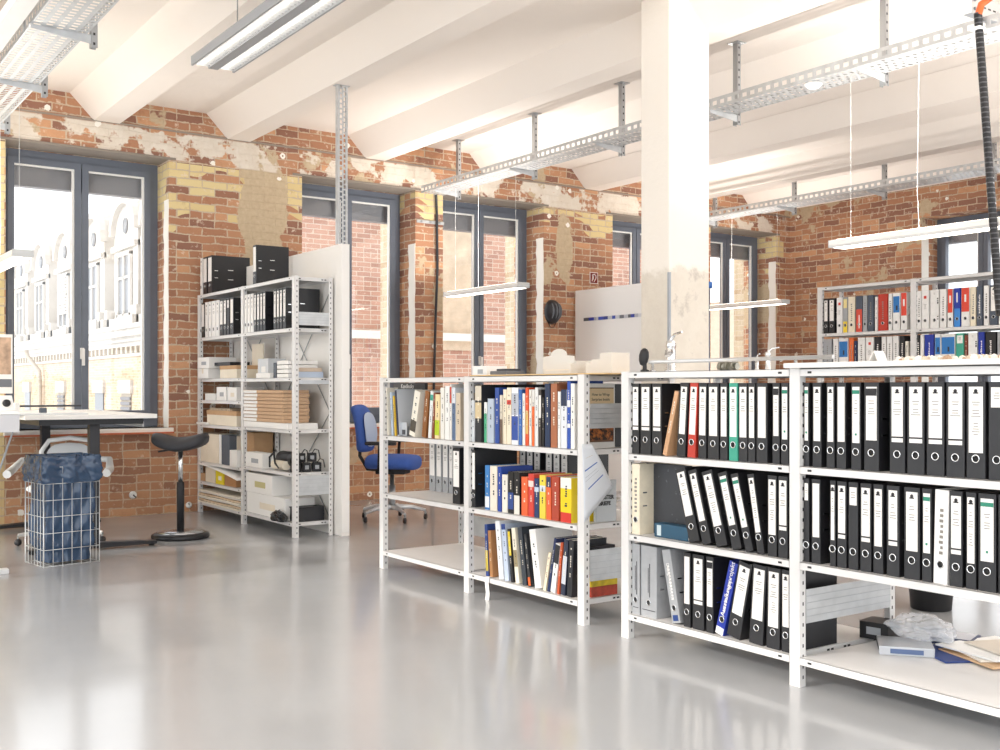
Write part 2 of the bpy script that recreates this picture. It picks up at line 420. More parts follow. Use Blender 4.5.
for px, gr in ((28, 0), (62, 1), (127, 1), (100, 0)):
    yc = Yp(px, EX)
    MB().box(-.03, .0, yc-.42, yc+.42, -.6, 1.0, extg if not gr else shade).build('pane', wing)
    mb = MB().box(-.08, 0, yc-.55, yc+.55, 1.0, 1.35, ext)
    if gr:
        for k in range(12): mb.box(-.06, -.02, yc-.42, yc+.42, -.6+k*.13, -.52+k*.13, mat('77777a', .6))
    mb.build('lower_window', wing)
yc = Yp(42, EX)
MB().tube([(-.5, yc, 2.4), (-.45, yc, 2.2), (-.15, yc-.3, 1.7), (-.12, yc-.3, 1.2), (-.12, yc-.25, -3)], .07, ext2).build('downpipe', wing)
for k in range(14): pass
# brick building straight opposite
bb = brick_mat('pink_brick', 'c39b88', 'b68b78', 'a67e6e', 'cfc4b8', plaster=False)
opp = empty('brick_building', 'plain pink brick building across the yard filling the middle windows', 'building', (0, 14.5, 0))
MB().box(6.25, 15.0, 0, 4, -6, 8.5, bb).build('wall', opp)
MB().box(9.0, 9.85, -.03, 0, 1.75, 8.5, mat('cdb9a0', .9, noise=.15, nscale=6)).build('rendered_panel', opp)
MB().box(6.2, 15.05, -.1, 0, 1.9, 2.02, mat('e3dcd2', .8)).build('ledge', opp)
MB().prism([(15.0, -6), (15.0, 2.3), (16.2, 2.9), (17.4, 2.2), (17.4, -6)], .5, 1.0, 'y', mat('d5c1ab', .9, noise=.12, nscale=4)).build('gable', opp)
lw = MB().box(16.5, 30, 19.5, 20, -6, 2.3, extb).build('yard_wall'); tag(lw, 'low pale brick yard wall outside the window nearest the room corner', 'wall')

# ------------------------------------------------------------------ steel racks
def post_mesh(h, w=.048, d=.034, holes=True, flip=1):
    mb = MB()
    mb.box(0, .002, -w/2, w/2, 0, h, RACK)
    mb.box(0, d, -w/2*flip-.001, -w/2*flip+.001, 0, h, RACK)
    if holes:
        n = int(h/.04)
        for k in range(n):
            z = .03+k*.04
            mb.box(.016, .022, -w/2*flip-.0018*1, -w/2*flip+.0018, z, z+.013, DARK)
    return mb.mesh('post')
def board_mesh(L, D):
    mb = MB(); t = .028
    mb.box(0, D, -L, 0, t-.002, t, RACK); mb.box(0, .0015, -L, 0, 0, t, RACK); mb.box(D-.0015, D, -L, 0, 0, t, RACK)
    mb.box(0, D, -.0015, 0, 0, t, RACK); mb.box(0, D, -L, -L+.0015, 0, t, RACK)
    for y in (-.045, -L+.045):
        mb.box(-.0006, .0005, y-.009, y+.009, .010, .018, DARK)
    for x in (.04, .065, D-.065, D-.04): mb.box(x-.008, x+.008, -L-.0006, -L+.0005, .010, .018, DARK)
    return mb.mesh('shelf_board')
def rack(name, label, X, posts, h, D, levels, depths=None, skip=(), top=True, brace=False, plates=()):
    """front uprights at y=posts (descending), boards between; levels = list of board heights per bay"""
    r = empty(name, label, 'shelf', (X, posts[0], 0)); r['group'] = 'grey steel shelving racks'
    pm = post_mesh(h); pb = post_mesh(h)
    for i, y in enumerate(posts):
        put('post', pm, r, (0, y-posts[0], 0))
        o = put('post', pb, r, (D, y-posts[0], 0)); o.scale = (-1, 1, 1)
    for i, lv in enumerate(levels):
        a, c = posts[i]-.0255, posts[i+1]+.0255; L = a-c
        half = D/2 if D > .45 else D
        bm_ = board_mesh(L, half)
        zs = list(lv)+([h-.03] if top else [])
        for k, z in enumerate(zs):
            for j in range(2 if D > .45 else 1):
                if (i, k, j) in skip: continue
                put('shelf_board', bm_, r, (j*half, a-posts[0], z-.028 if k < len(lv) else z))
    for (pi, z0, z1) in plates:
        y = posts[pi]-posts[0]-.0275
        mb = MB().box(.035, D-.035, y, y+.0015, z0, z1, GALV)
        for k in range(4):
            zc = z0+(z1-z0)*(k+1)/5; mb.box(.036, D-.036, y-.002, y, zc-.001, zc+.001, STEEL)
        mb.build('side_plate', r)
    if brace:
        mb = MB(); L = posts[0]-posts[1]
        for i in range(len(posts)-1):
            a, c = posts[i]-posts[0]-.03, posts[i+1]-posts[0]+.03
            mb.tube([(D+.004, a, h-.1), (D+.004, c, .95)], .004, STEEL, 6); mb.tube([(D+.004, c, h-.1), (D+.004, a, .95)], .004, STEEL, 6)
            mb.tube([(D+.004, a, .95), (D+.004, c, .12)], .004, STEEL, 6); mb.tube([(D+.004, c, .95), (D+.004, a, .12)], .004, STEEL, 6)
        mb.build('cross_brace', r)
    return r
SX = 3.265
L1, L2, L3 = .842, .478, .115
rack('shelving_rack', 'low grey steel book rack under the cardboard models, two bays wide', SX, [5.93, 4.955, 3.955], 1.205, .6,
     [(L3, L2, L1), (L3, L2, L1)], skip={(0, 2, 1)}, plates=((2, .945, 1.065), (2, .21, .36)))
rack('shelving_rack', 'low grey steel file rack nearest the camera, packed with lever arch files', SX, [3.64, 2.675, 1.69], 1.215, .6,
     [(L3, L2, L1), (L3, L2, L1)], plates=((1, .24, .37),))
r = bpy.data.objects['shelving_rack']
MB().box(.594, .597, -.95, -.03, .18, .31, GALV).build('back_plate', r)
# tall rack by the stool
TX = 3.38
rack('shelving_rack', 'tall grey steel rack between the brick pier and the white partition', TX, [9.61, 8.55, 7.52], 1.995, .32,
     [(.1, .29, .47, .81, 1.03, 1.225, 1.6), (.11, .49, .82, 1.22, 1.6)], brace=True, plates=((2, 1.62, 1.72), (2, .32, .47), (2, 1.17, 1.2), (0, 1.65, 1.75)))
# rear rack
BX = 8.05
BP = [Yp(819.5, BX), Yp(913, BX), Yp(1016, BX)]
BH = Zp(281, BX, BP[1])+.02
BL = [Zp(331.5, BX, (BP[0]+BP[1])/2), Zp(331.5, BX, (BP[0]+BP[1])/2)-.37]
rack('shelving_rack', 'rear grey steel rack of coloured files before the brick end wall', BX, BP, BH, .32, [(.1, BL[1]-.37, BL[1], BL[0]), (.1, BL[1]-.37, BL[1], BL[0])])

# ------------------------------------------------------------------ files and books
COLS = {'black': '232326', 'red': 'c23a2a', 'green': '3fa58c', 'white': 'f1efec', 'blue': '2238a0', 'grey': 'a9abae', 'slate': '4f5866', 'yellow': 'eed02a', 'orange': 'e8703a', 'cream': 'efe4cc'}
RING = {}
def ring_mesh(metal=True):
    if 'r' not in RING:
        mb = MB()
        mb.tube([(-.002, .0125*math.cos(q), .0125*math.sin(q)) for q in [2*PI*k/14 for k in range(14)]], .0022, CHROME, 6, closed=True)
        mb.lathe([(0, 0), (.011, 0), (.011, .001), (0, .001)], mat('0e0e10', .6), 14, M=MX((0, -1, 0), (0, 0, 1), (-.0002, 0, 0)))
        RING['r'] = mb.mesh('finger_ring')
    return RING['r']
FM = {}
def file_meshes(w, colr, style):
    w = max(.01, math.floor(w*200+.01)/200); key = (w, colr, style)
    if key in FM: return w, FM[key]
    c = mat(COLS[colr], .42, noise=.08, nscale=25); h, D, t = .318, .286, .0025
    mb = MB()
    mb.box(0, t, -w/2, w/2, 0, h, c, bev=.0008)
    mb.box(t, D, -w/2, -w/2+t, 0, h, c); mb.box(t, D, w/2-t, w/2, 0, h, c)
    mb.box(.12, .16, -w/2-.0006, -w/2, .115, .121, CHROME); mb.box(.12, .16, -w/2-.0006, -w/2, .195, .201, CHROME)
    mb.box(.02, .045, -w/2-.001, -w/2, .125, .131, CHROME); mb.box(.02, .045, -w/2-.001, -w/2, .185, .191, CHROME)
    cover = mb.mesh('cover')
    pp = MB().box(.03, D-.012, -w/2+t+.002, w/2-t-.004, .012, h-.022, PAPER).mesh('papers')
    lw = w-.016 if w > .045 else w-.010
    white = mat('f5f1ec', .55); ink = mat('8d8880', .7); black = mat('26262a', .6); gm = mat('2e8a70', .6)
    lab = MB(); e = -.0012; rr = random.Random(str(key))
    def lines(z0, n, f=.6):
        for k in range(n):
            l = lw*f*rr.uniform(.5, 1)/2; lab.box(e-.0003, e, -l, l, z0-k*.009, z0-k*.009+.0025, ink)
    if style in ('full', 'low', 'greylow', 'blackmark', 'two', 'greentop', 'plain', 'long'):
        zb = {'full': .098, 'low': .112, 'two': .128, 'blackmark': .11, 'greentop': .098, 'plain': .1, 'long': .085, 'greylow': .098}[style]
        lab.box(e, 0, -lw/2, lw/2, zb, .302, white)
        if style == 'two': lab.box(e, 0, -lw/2, lw/2, .108, .122, white)
        if style == 'greentop':
            lab.box(e-.0003, e, -lw/2, lw/2, .276, .29, gm); lab.box(e-.0003, e, -.004, .004, .125, .133, gm)
        elif style == 'blackmark': lab.box(e-.0003, e, -lw/2, lw/2, .27, .296, black)
        elif style != 'plain':
            lab.lathe([(0, 0), (.0065, 0), (.0065, .0004), (0, .0004)], black, 10, M=MX((0, -1, 0), (0, 0, 1), (e, 0, .288)))
            lab.box(e-.0007, e, -.009, .009, .279, .2835, black)
        if style not in ('plain',):
            lines(.25, 2); lines(.222, 3, .75)
            if style in ('long',): lines(.18, 5)
    elif style == 'short': lab.box(e, 0, -lw/2, lw/2, .235, .3, white); lines(.28, 3)
    elif style == 'printed':
        ds = mat('3d3d42', .6)
        lab.box(e, 0, -.008, -.004, .09, .24, ds); lab.box(e, 0, .002, .005, .11, .22, ds); lab.box(e, 0, -lw/2, lw/2, .03, .033, ds)
    elif style == 'redspot':
        lab.box(e, 0, -.012, .012, .25, .274, mat('d8402e', .5)); lines(.2, 5)
    elif style == 'redtop': lab.box(e, 0, -w/2+.002, w/2-.002, .12, .314, mat('df4a36', .5)); lab.box(e-.0004, e, -.008, .008, .2, .26, white)
    elif style == 'yellowfoot': lab.box(e, 0, -w/2+.002, w/2-.002, .0, .1, mat('f2d33a', .5)); lab.box(e, 0, -w/2+.004, w/2-.004, .22, .3, mat('eedd9a', .5))
    elif style == 'bluebox': lab.box(e, 0, -w/2+.003, w/2-.003, .15, .29, mat('2f78bd', .5)); lab.box(e-.0003, e, -.012, .004, .17, .21, mat('31353d', .5))
    elif style == 'twoblue': lab.box(e, 0, -w/2+.002, w/2-.002, .0, .15, mat('3f8bd6', .5)); lab.box(e-.0004, e, -.006, .006, .2, .28, white)
    elif style == 'marks':
        for z in (.07, .09, .2, .21, .225, .24): lab.box(e, 0, -w/2+.002, -w/2+.014, z, z+.009, black)
        lines(.29, 2, .4)
    elif style == 'redfoot': lab.box(e, 0, -w/2+.002, w/2-.002, 0, .2, mat('d9503c', .5)); lab.box(e-.0004, e, -.006, .004, .03, .15, white)
    elif style == 'text':
        for k in range(9): lab.box(e, 0, -.007, rr.uniform(.001, .008), .1+k*.018, .11+k*.018, ink if colr != 'black' else white)
    elif style == 'wtext':
        for k in range(11): lab.box(e, 0, -.006, rr.uniform(.0, .008), .1+k*.014, .109+k*.014, white)
    else: lab.box(e, 0, -lw/2, lw/2, .25, .28, white)
    FM[key] = (cover, pp, lab.mesh('spine_label'))
    return w, FM[key]
BM = {}
def book_meshes(w, h, d, cols, pages='f3eee2'):
    w = round(w*250)/250; h = round(h*100)/100; key = (w, h, d, cols, pages)
    if key in BM: return w, BM[key]
    t = min(.002, w/5); rr = random.Random(str(key)); mb = MB()
    base = mat(cols[0][2] if isinstance(cols, tuple) and isinstance(cols[0], tuple) else cols, .45)
    mb.box(0, t, -w/2, w/2, 0, h, base); mb.box(t, d, -w/2, -w/2+t, 0, h, base); mb.box(t, d, w/2-t, w/2, 0, h, base)
    cov = mb.mesh('cover')
    pg = MB().box(t, d-.004, -w/2+t, w/2-t, .003, h-.003, mat(pages, .8)).mesh('pages')
    sp = MB(); e = -.0006
    if isinstance(cols, tuple) and isinstance(cols[0], tuple):
        for a, c, q in cols[1:]: sp.box(e, 0, -w/2+.0002, w/2-.0002, a*h, c*h, mat(q, .45))
    lum = sum(lin(cols[0][2] if isinstance(cols[0], tuple) else cols)[:3])
    ink = mat('3a3a40', .6) if lum > 1.2 else mat('e9e2d2', .6)
    z = h*.35
    while z < h*.85 and w > .009:
        l = rr.uniform(.004, .011); sp.box(e-.0004, e, -w*.11, w*.11*rr.uniform(.2, 1), z, z+l, ink); z += l+rr.choice((.003, .004, .03))
    if not sp.bm.faces: sp.box(e, 0, -w/4, w/4, h*.1, h*.14, ink)
    BM[key] = (cov, pg, sp.mesh('spine_print'))
    return w, BM[key]
ORD = ['first', 'second', 'third', 'fourth', 'fifth', 'sixth', 'seventh', 'eighth', 'ninth', 'tenth', 'eleventh', 'twelfth', 'thirteenth', 'fourteenth', 'fifteenth',
       'sixteenth', 'seventeenth', 'eighteenth', 'nineteenth', 'twentieth', 'twenty-first', 'twenty-second', 'twenty-third', 'twenty-fourth', 'twenty-fifth', 'twenty-sixth', 'twenty-seventh']
SD = {'full': 'white label', 'low': 'white label', 'two': 'split white label', 'blackmark': 'black-headed label', 'greentop': 'green-topped label', 'plain': 'blank label', 'long': 'long label', 'short': 'short label',
      'printed': 'printed spine', 'redspot': 'red spot', 'redtop': 'red upper spine', 'yellowfoot': 'yellow foot', 'bluebox': 'blue picture', 'twoblue': 'pale blue foot', 'marks': 'black marks', 'redfoot': 'red foot',
      'text': 'printed spine', 'wtext': 'white lettering', 'greylow': 'white label'}
def row(X, z, items, where, end='window end', lim=None):
    """items: (px0, px1, 'f', colour, style, tilt) or (px0, px1, 'b', height, depth, colours, desc, tilt) with sight lines px measured at the foot of each spine"""
    for kk, vv in LIM.items():
        if where.endswith(kk): lim = vv
    out = []
    # files leaning on a neighbour stop where they touch it
    TI = [it[5] if it[2] == 'f' else it[7] for it in items]
    ww_ = [(Yp(it[0], it[-1].get('X', X)), Yp(it[1], it[-1].get('X', X))) for it in items]; hh = [.318 if it[2] == 'f' else it[3] for it in items]
    for rng in (range(len(items)-2, -1, -1), range(len(items)-1)):
        for a in rng:
            sa, sb = math.sin(math.radians(TI[a])), math.sin(math.radians(TI[a+1])); g0 = max(0, ww_[a][1]-ww_[a+1][0]); h_ = min(hh[a], hh[a+1])
            if (sa-sb)*h_ > g0:
                if sa > 0: TI[a] = math.degrees(math.asin(max(0, sb+g0/h_)))
                elif sb < 0: TI[a+1] = math.degrees(math.asin(min(0, sa-g0/h_)))
    items = [tuple(list(it[:5])+[TI[i]]+list(it[6:])) if it[2] == 'f' else tuple(list(it[:7])+[TI[i]]+list(it[8:])) for i, it in enumerate(items)]
    for i, it in enumerate(items):
        opt = it[-1] if isinstance(it[-1], dict) else {}
        Xi = opt.get('X', X)
        ya, yb = Yp(it[0], Xi), Yp(it[1], Xi)
        if lim:
            tl = abs(math.sin(math.radians(it[5] if it[2] == 'f' else it[7]))*.3)*(1 if (it[5] if it[2] == 'f' else it[7]) < 0 else 0)
            ya = min(ya, lim[0]-tl); yb = max(min(yb, ya-.006), lim[1])
        w = ya-yb-.0012; yc = (ya+yb)/2
        if it[2] == 'f':
            colr, st, tilt = it[3], it[4], it[5]
            w, ms = file_meshes(w-.0015, colr, st)
            kind = 'lever_arch_file'; desc = '%s binder with %s' % (colr, SD[st]); cat = 'binder'
            if colr == 'grey' and st == 'printed': desc = 'grey catalogue binder'
        else:
            h, d, cols, desc, tilt = it[3], it[4], it[5], it[6], it[7]
            w, ms = book_meshes(w-.001, h, d, cols); kind = 'book'; cat = 'book'
        th = math.radians(tilt)
        lab = '%s, %s from %s, %s' % (desc, ORD[i], end, where)
        r = empty(kind, lab, cat, (Xi, yc, z+abs(math.sin(th))*w/2+.0003), rot=(th, 0, 0), group=('files on the ' if kind != 'book' else 'books on the ')+where)
        out.append(r)
        put('cover', ms[0], r); put('papers' if it[2] == 'f' else 'pages', ms[1], r); put('spine_label' if it[2] == 'f' else 'spine_print', ms[2], r)
        if it[2] == 'f': put('finger_ring', ring_mesh(), r, (0, 0, .066))
    return out
LIM = {'first file bay': (3.613, 2.702), 'nearest file bay': (2.648, 1.6), 'second book bay': (4.928, 3.982), 'windowside book bay': (5.903, 4.982), 'rear rack far bay': (BP[0]-.027, BP[1]+.027), 'rear rack near bay': (BP[1]-.027, BP[2]-.3),
       'tall rack wall bay': (9.584, 8.577), 'tall rack, wall bay': (9.59, 8.58), 'tall rack, near bay': (8.5, 7.55), 'tall rack near bay': (8.522, 7.547)}
SP = SX+.018
f = lambda a, b, c='black', s='full', t=0, **k: (a, b, 'f', c, s, t, k)
bk = lambda a, b, h, cols, desc, t=0, d=.21, **k: (a, b, 'b', h, d, cols, desc, t, k)
# first file bay
W = 'top shelf, first file bay'
row(SP, L1, [f(630.5, 639.3, s='two'), f(640.3, 650.8, s='two'), f(651.6, 662, s='two'), bk(662.6, 666.5, .29, 'd0a27a', 'spiral-bound brown notebook', 15), f(676, 685.5, s='greylow', t=4), f(686.8, 695.5, 'red', 'greylow', 6), f(697.5, 706.5, s='greylow', t=4),
             f(707.5, 719, s='full'), f(719.5, 728, s='full'), f(728.5, 738, 'green', 'greylow'), f(738.5, 747.6, s='full'), f(748, 755.3, s='full'), f(755.8, 768, s='plain'),
             f(772, 780, s='blackmark'), f(780.5, 789, s='greentop')], W)
W = 'middle shelf, first file bay'
row(SP, L2, [f(630.8, 639.8, 'cream', 'text'), f(689, 700, s='low', t=-16), f(702, 712, s='full', t=-16), f(716, 728, s='long', t=-16), f(732, 742, s='greentop', t=-15), f(745, 754, s='greentop', t=-15),
             f(757, 765, s='long', t=-10), f(767, 777.3, s='long'), f(777.8, 788, s='two')], W)
W = 'bottom shelf, first file bay'
R_bot = row(SP, L3, [f(630.5, 640, 'grey', 'printed'), f(640.8, 657, 'grey', 'printed'), f(672, 681, 'grey', 'wtext', -12), f(683, 691, s='plain'), f(692, 704.5, s='two'), f(706, 713.6, s='blackmark'),
             f(714.4, 723.8, 'blue', 'wtext', 16), f(726.4, 740, s='full', t=13), f(748.6, 763, s='full', t=4), f(766, 779.8, s='long', t=1), f(781, 790.5, s='full')], W)
# nearest file bay
W = 'top shelf, nearest file bay'
row(SP, L1, [f(801.5, 809.5, s='greentop'), f(812, 822, s='full'), f(826, 835, s='full'), f(836, 846.5, s='plain'), f(850.5, 861.5, s='greentop'), f(863.5, 879.5, s='blackmark'),
             f(889, 905.7, s='two'), f(906.7, 925, s='two'), f(926, 945, s='two'), f(946, 965, s='two'), f(966, 986, s='long'), f(988, 1006, s='short'), f(1007, 1026)], W)
W = 'middle shelf, nearest file bay'
row(SP, L2, [f(801.5, 809.5, s='short'), f(811, 821, s='plain'), f(829.5, 836, s='full'), f(836.6, 847, s='two'), f(848, 858.5, s='short'), f(860, 871.5, s='two'), f(872.5, 884, s='full'), f(886, 900, s='two'),
             f(903.5, 920.5, s='full'), f(921.5, 932, s='greentop'), f(933, 947.3, 'white', 'text', 1.5), f(949.3, 963, s='two'), f(965, 977, s='long'), f(978, 996.5, s='greentop'), f(998, 1014)], W)
# ------------- book bays
W = 'top shelf, second book bay'
V = lambda *a: tuple(a)
R_top = row(SP, L1, [bk(470, 474.5, .23, 'cfd2d4', 'thin pale grey book'), bk(475, 481.5, .31, V((0, 1, '2c2e33'), (.42, .7, 'd8c39c'), (.74, 1, 'd7cdbb')), 'black book with tan panel', d=.24),
             bk(484.2, 486.8, .215, V((0, 1, 'f2f4f0'), (0, .72, '4fae83')), 'thin green and white book'), bk(487.5, 493.8, .24, 'b8c4d2', 'pale blue book'), bk(495, 499, .3, '2c4f9c', 'tall blue book'),
             bk(499.6, 502.6, .26, V((0, 1, 'd9cfbe'), (.0, .5, '6d5a4c')), 'brown and cream book'), bk(503.2, 506.4, .29, 'f0e4cc', 'cream book'),
             bk(507, 511, .295, V((0, 1, 'f0e4cc'), (.7, .78, 'cf3a2e')), 'cream red-dotted book'), bk(511.6, 518, .3, V((0, 1, 'eef1f5'), (.08, .5, '31509f'), (.52, .9, 'b9bec8')), 'white blue-pictured book', d=.24),
             bk(518.6, 521.8, .29, '3c6cb3', 'blue book'), bk(522.4, 525, .27, 'f4efe6', 'white book'), bk(525.4, 528.4, .3, V((0, 1, 'e2552c'), (.2, .6, 'd9b268')), 'orange book'),
             bk(529, 531.6, .29, 'e9e4da', 'off-white book'), bk(532, 534.6, .29, V((0, 1, 'dfdcd6'), (0, .7, 'ee6b2f')), 'orange and white book'), bk(535, 538, .3, 'e7e7e4', 'white book'),
             bk(538.4, 541.2, .29, V((0, 1, '3a3636'), (.5, .9, 'efece6')), 'black and white book'), bk(541.8, 544.2, .25, '211f20', 'slim black book'), bk(544.8, 550, .315, '1f3252', 'navy book', d=.24),
             bk(550.6, 557, .315, 'ab6a49', 'brown book', d=.24), bk(557.8, 560.4, .28, 'eeeeea', 'slim white book'), bk(561, 566.8, .29, V((0, 1, 'e4e6ea'), (.72, 1, '1e2f4e')), 'white and navy book'),
             bk(567.2, 570.4, .34, V((0, 1, '2b53ad'), (.3, .36, 'e9e9e9'), (.6, .7, 'e9e9e9')), 'tall blue book'), bk(570.8, 574.6, .32, 'f3f1ec', 'large white picture book', d=.26)], W)
W = 'middle shelf, second book bay'
row(SP, L2, [f(470.5, 475.5, s='plain'), bk(485, 489.4, .235, V((0, 1, '3f82c4'), (.05, .3, 'e9eef4')), 'blue and white book'), bk(490, 497, .235, 'efe6d6', 'cream book'), bk(497.6, 501.4, .235, '2b49a0', 'blue book'),
             bk(502, 507.6, .2, 'f0eadf', 'short cream book'), bk(508, 513.4, .215, V((0, 1, '1b1b1e'), (.1, .5, '2d4a8f')), 'black and blue book'), bk(514, 519.6, .22, V((0, 1, '1c1c1f'), (.0, .45, 'ece7dc')), 'black and white book'),
             bk(521.4, 527.6, .2, 'ee6a3c', 'orange catalogue'), bk(528.2, 533.8, .215, V((0, 1, 'd8453a'), (.7, .84, 'f0d9cf')), 'red catalogue'), bk(534.4, 538.8, .205, V((0, 1, '233a66'), (.66, .78, 'c9d6e6')), 'navy catalogue'),
             bk(539.4, 545.6, .22, V((0, 1, 'efd64c'), (.62, .76, 'dde3ea')), 'yellow catalogue'), bk(546.2, 551, .215, V((0, 1, 'ef6a3c'), (.74, .98, '22335a')), 'orange and navy catalogue'),
             bk(551.6, 559, .215, 'b2452f', 'brick red catalogue'), bk(560.4, 571.5, .225, V((0, 1, 'f2d420'), (0, .22, 'd63a30'), (.76, 1, 'f3efe6')), 'thick yellow, red and white catalogue', d=.17)], W)
W = 'bottom shelf, second book bay'
row(SP, L3, [bk(486, 488.6, .28, V((0, 1, '2a4486'), (.1, .5, 'c7b04a')), 'dotted blue book', -3), bk(490, 493, .25, 'a9794e', 'brown book', -5), bk(499, 503.6, .31, V((0, 1, 'f1f3f6')), 'white book', -7), bk(505, 509, .3, V((0, 1, 'c4d0e4'), (.9, 1, '2a4486')), 'pale blue book', -7),
             bk(511, 513.4, .28, V((0, 1, '26262a'), (.5, .95, 'e6c936')), 'black and yellow book', -7), bk(515.6, 519.6, .29, V((0, 1, 'efe8d4'), (.3, .6, '9a8c6c')), 'white and gold book', -8), bk(522.6, 527, .3, '3a4048', 'dark grey book', -9),
             bk(528.6, 531, .27, V((0, 1, '2d2f34'), (.02, .18, 'e2682f')), 'dark book with orange foot', -9), bk(535, 541.6, .3, 'f2f1ee', 'thick white atlas', -10, d=.24),
             bk(543, 545.6, .2, 'efe2c6', 'cream booklet', 13), bk(547, 549.4, .28, '24335c', 'navy book', 13), bk(550.4, 555, .25, V((0, 1, 'eceae6'), (.6, .98, '25272c')), 'white and black book', 11),
             bk(556.6, 559, .26, 'c4552e', 'rust book', 7), bk(560.4, 564.8, .28, V((0, 1, '2a3146'), (.2, .7, 'c9ccd4')), 'navy mottled book', 6), bk(566.6, 571.6, .28, '24262c', 'black book', 4)], W)
W = 'top shelf, windowside book bay'
R_win = row(SP, L1, [bk(382.2, 388.6, .3, 'ece4d4', 'broad cream folder', -4, d=.08), bk(391.6, 393.4, .27, 'b9c8dc', 'thin pale blue book', -5), bk(394.6, 396.2, .25, 'e3bb3d', 'thin yellow book', -6), bk(397.4, 399.4, .29, V((0, 1, 'c4c8ce'), (.02, .98, '232c48')), 'thin pale book with navy spine', -7),
             bk(409, 414.6, .28, V((0, 1, 'f0ebdc'), (.1, .35, '4b463f')), 'white patterned album', 14), bk(421.5, 425.5, .28, '8f5a2e', 'brown book', 9), bk(428, 431, .28, V((0, 1, 'e9ebe8'), (.8, .92, '3aa58d')), 'white green-tipped book', 7),
             bk(431.6, 433.6, .27, '8b4a30', 'thin brown book', 6), bk(434.6, 439, .26, V((0, 1, 'efd9a8'), (.08, .42, 'b8cf2c')), 'cream and lime book', 2), bk(440.4, 444.4, .3, 'ece8df', 'off-white book'), bk(445, 449.4, .31, 'f1f0ec', 'white book'),
             bk(449.8, 451.6, .315, V((0, 1, 'eeeae4'), (.66, .95, 'c9412e')), 'thin white and red book'), bk(452, 455.4, .3, V((0, 1, 'dfe3ea'), (0, .7, '5d7290')), 'grey-blue book'), bk(456, 460.4, .27, 'd4c4ae', 'beige book')], W)
W = 'middle shelf, windowside book bay'
row(SX+.33, L2, [f(429, 435.3, 'grey', 'full'), f(435.8, 441.8, 'grey', 'full'), f(442.3, 448.3, 'grey', 'full'), f(448.8, 453.2, 'grey', 'full'), f(452.5, 460, s='full', X=SX+.03), ], W)
# ------------- rear rack
BS = BX+.015
W = 'upper shelf, rear rack far bay'
row(BS, BL[0], [f(823.4, 828.4, s='low'), f(828.8, 834.6, s='low'), f(836.4, 842.6, 'white', 'redspot'), f(843, 847.6, 'grey', 'yellowfoot'), f(848, 855, 'cream', 'text'), f(855.8, 862.4, 'slate', 'redfoot'),
                f(862.8, 867, 'grey', 'text'), f(867.6, 873.6, 'slate', 'text'), bk(875, 877.4, .3, 'f0efec', 'thin white book'), f(878, 887.6, 'red', 'text'), f(888.2, 892, 'white', 'text'), f(892.8, 900, 'white', 'bluebox'), f(900.8, 907, 'white', 'redtop')], W, 'far end')
W = 'lower shelf, rear rack far bay'
row(BS, BL[1], [f(823, 831.6, 'grey', 'text'), f(833, 838.2, 'white', 'text'), f(838.8, 848, 'white', 'bluebox'), f(849, 853.6, 'orange', 'text'), bk(854.2, 856.6, .29, '2a3358', 'thin navy book'), f(857.6, 865, 'white', 'text'),
                f(865.8, 873.6, 'white', 'redspot'), f(874.6, 880.4, 'black', 'text'), f(881.4, 886, 'white', 'text'), f(886.6, 892.4, 'white', 'text'), f(892.8, 898.6, 'white', 'text'), f(899.4, 904.8, 'black', 'text'), bk(905.4, 908.4, .27, 'ebe6d8', 'cream folder')], W, 'far end')
W = 'upper shelf, rear rack near bay'
row(BS, BL[0], [f(916.4, 921, 'white', 'text'), f(921.4, 929, 'white', 'redspot'), f(930, 939, 'white', 'marks'), f(939.6, 946.4, 'white', 'text'), f(947.4, 953, 'white', 'redtop'), f(953.6, 960.6, 'blue', 'twoblue'), f(961.2, 969.6, 'white', 'redtop'),
                f(970.2, 975.8, 'cream', 'text'), f(976.6, 982.4, 'slate', 'wtext'), f(983.4, 989, 'white', 'text'), f(989.6, 997.6, 'slate', 'low'), f(998.6, 1006, 'white', 'text')], W, 'far end')
W = 'lower shelf, rear rack near bay'
row(BS, BL[1], [f(916, 919.4, 'black', 'text'), f(920, 924, 'white', 'plain'), f(924.6, 933.6, 'blue', 'wtext'), f(934.8, 940.6, 'white', 'bluebox'), f(941.2, 955, 'white', 'bluebox'), f(955.8, 964, 'green', 'short'), bk(964.6, 967.4, .3, '7b3b2a', 'brown book'),
                f(968, 977.4, 'white', 'marks'), f(978, 984.6, 'blue', 'wtext'), f(985.4, 996, 'black', 'wtext'), f(997, 1004, 'grey', 'text')], W, 'far end')
# ------------- tall rack
W = 'upper shelf, tall rack wall bay'
row(TX+.01, 1.6, [f(197.3, 201, 'white', 'plain'), f(201.5, 204.5, s='plain'), f(205, 208, 'white', 'full'), f(208.5, 211.5, 'white', 'full'), f(212, 215.5, 'white', 'full'), f(216, 219.2, 'white', 'full'), f(219.7, 223, s='full'), f(223.4, 226.4, s='full'), f(226.8, 229.4, s='short'), f(230, 233.5, s='plain')], W, 'wall end')
W = 'upper shelf, tall rack near bay'
row(TX+.01, 1.6, [f(243.5, 247, 'white', 'full'), f(247.4, 250.2, 'white', 'full'), f(250.6, 253.4, 'white', 'full'), f(253.8, 256.4, s='full'), f(256.8, 259.6, s='full'), f(260, 262.6, s='full'), f(263, 265.4, s='full'),
                  f(273.5, 276.2, s='full'), f(276.6, 279.2, s='full'), f(279.6, 282.4, s='full'), f(282.8, 286, s='full')], W, 'wall end')
W = 'top of tall rack, wall bay'
R_tt = row(TX+.01, 1.995, [f(199.5, 202.5, 'white', 'full'), f(203.2, 207, s='plain'), f(207.8, 212, s='plain')], W, 'wall end')
for q in R_tt: q.scale = (1.25, 1, 1.06)
W = 'top of tall rack, near bay'
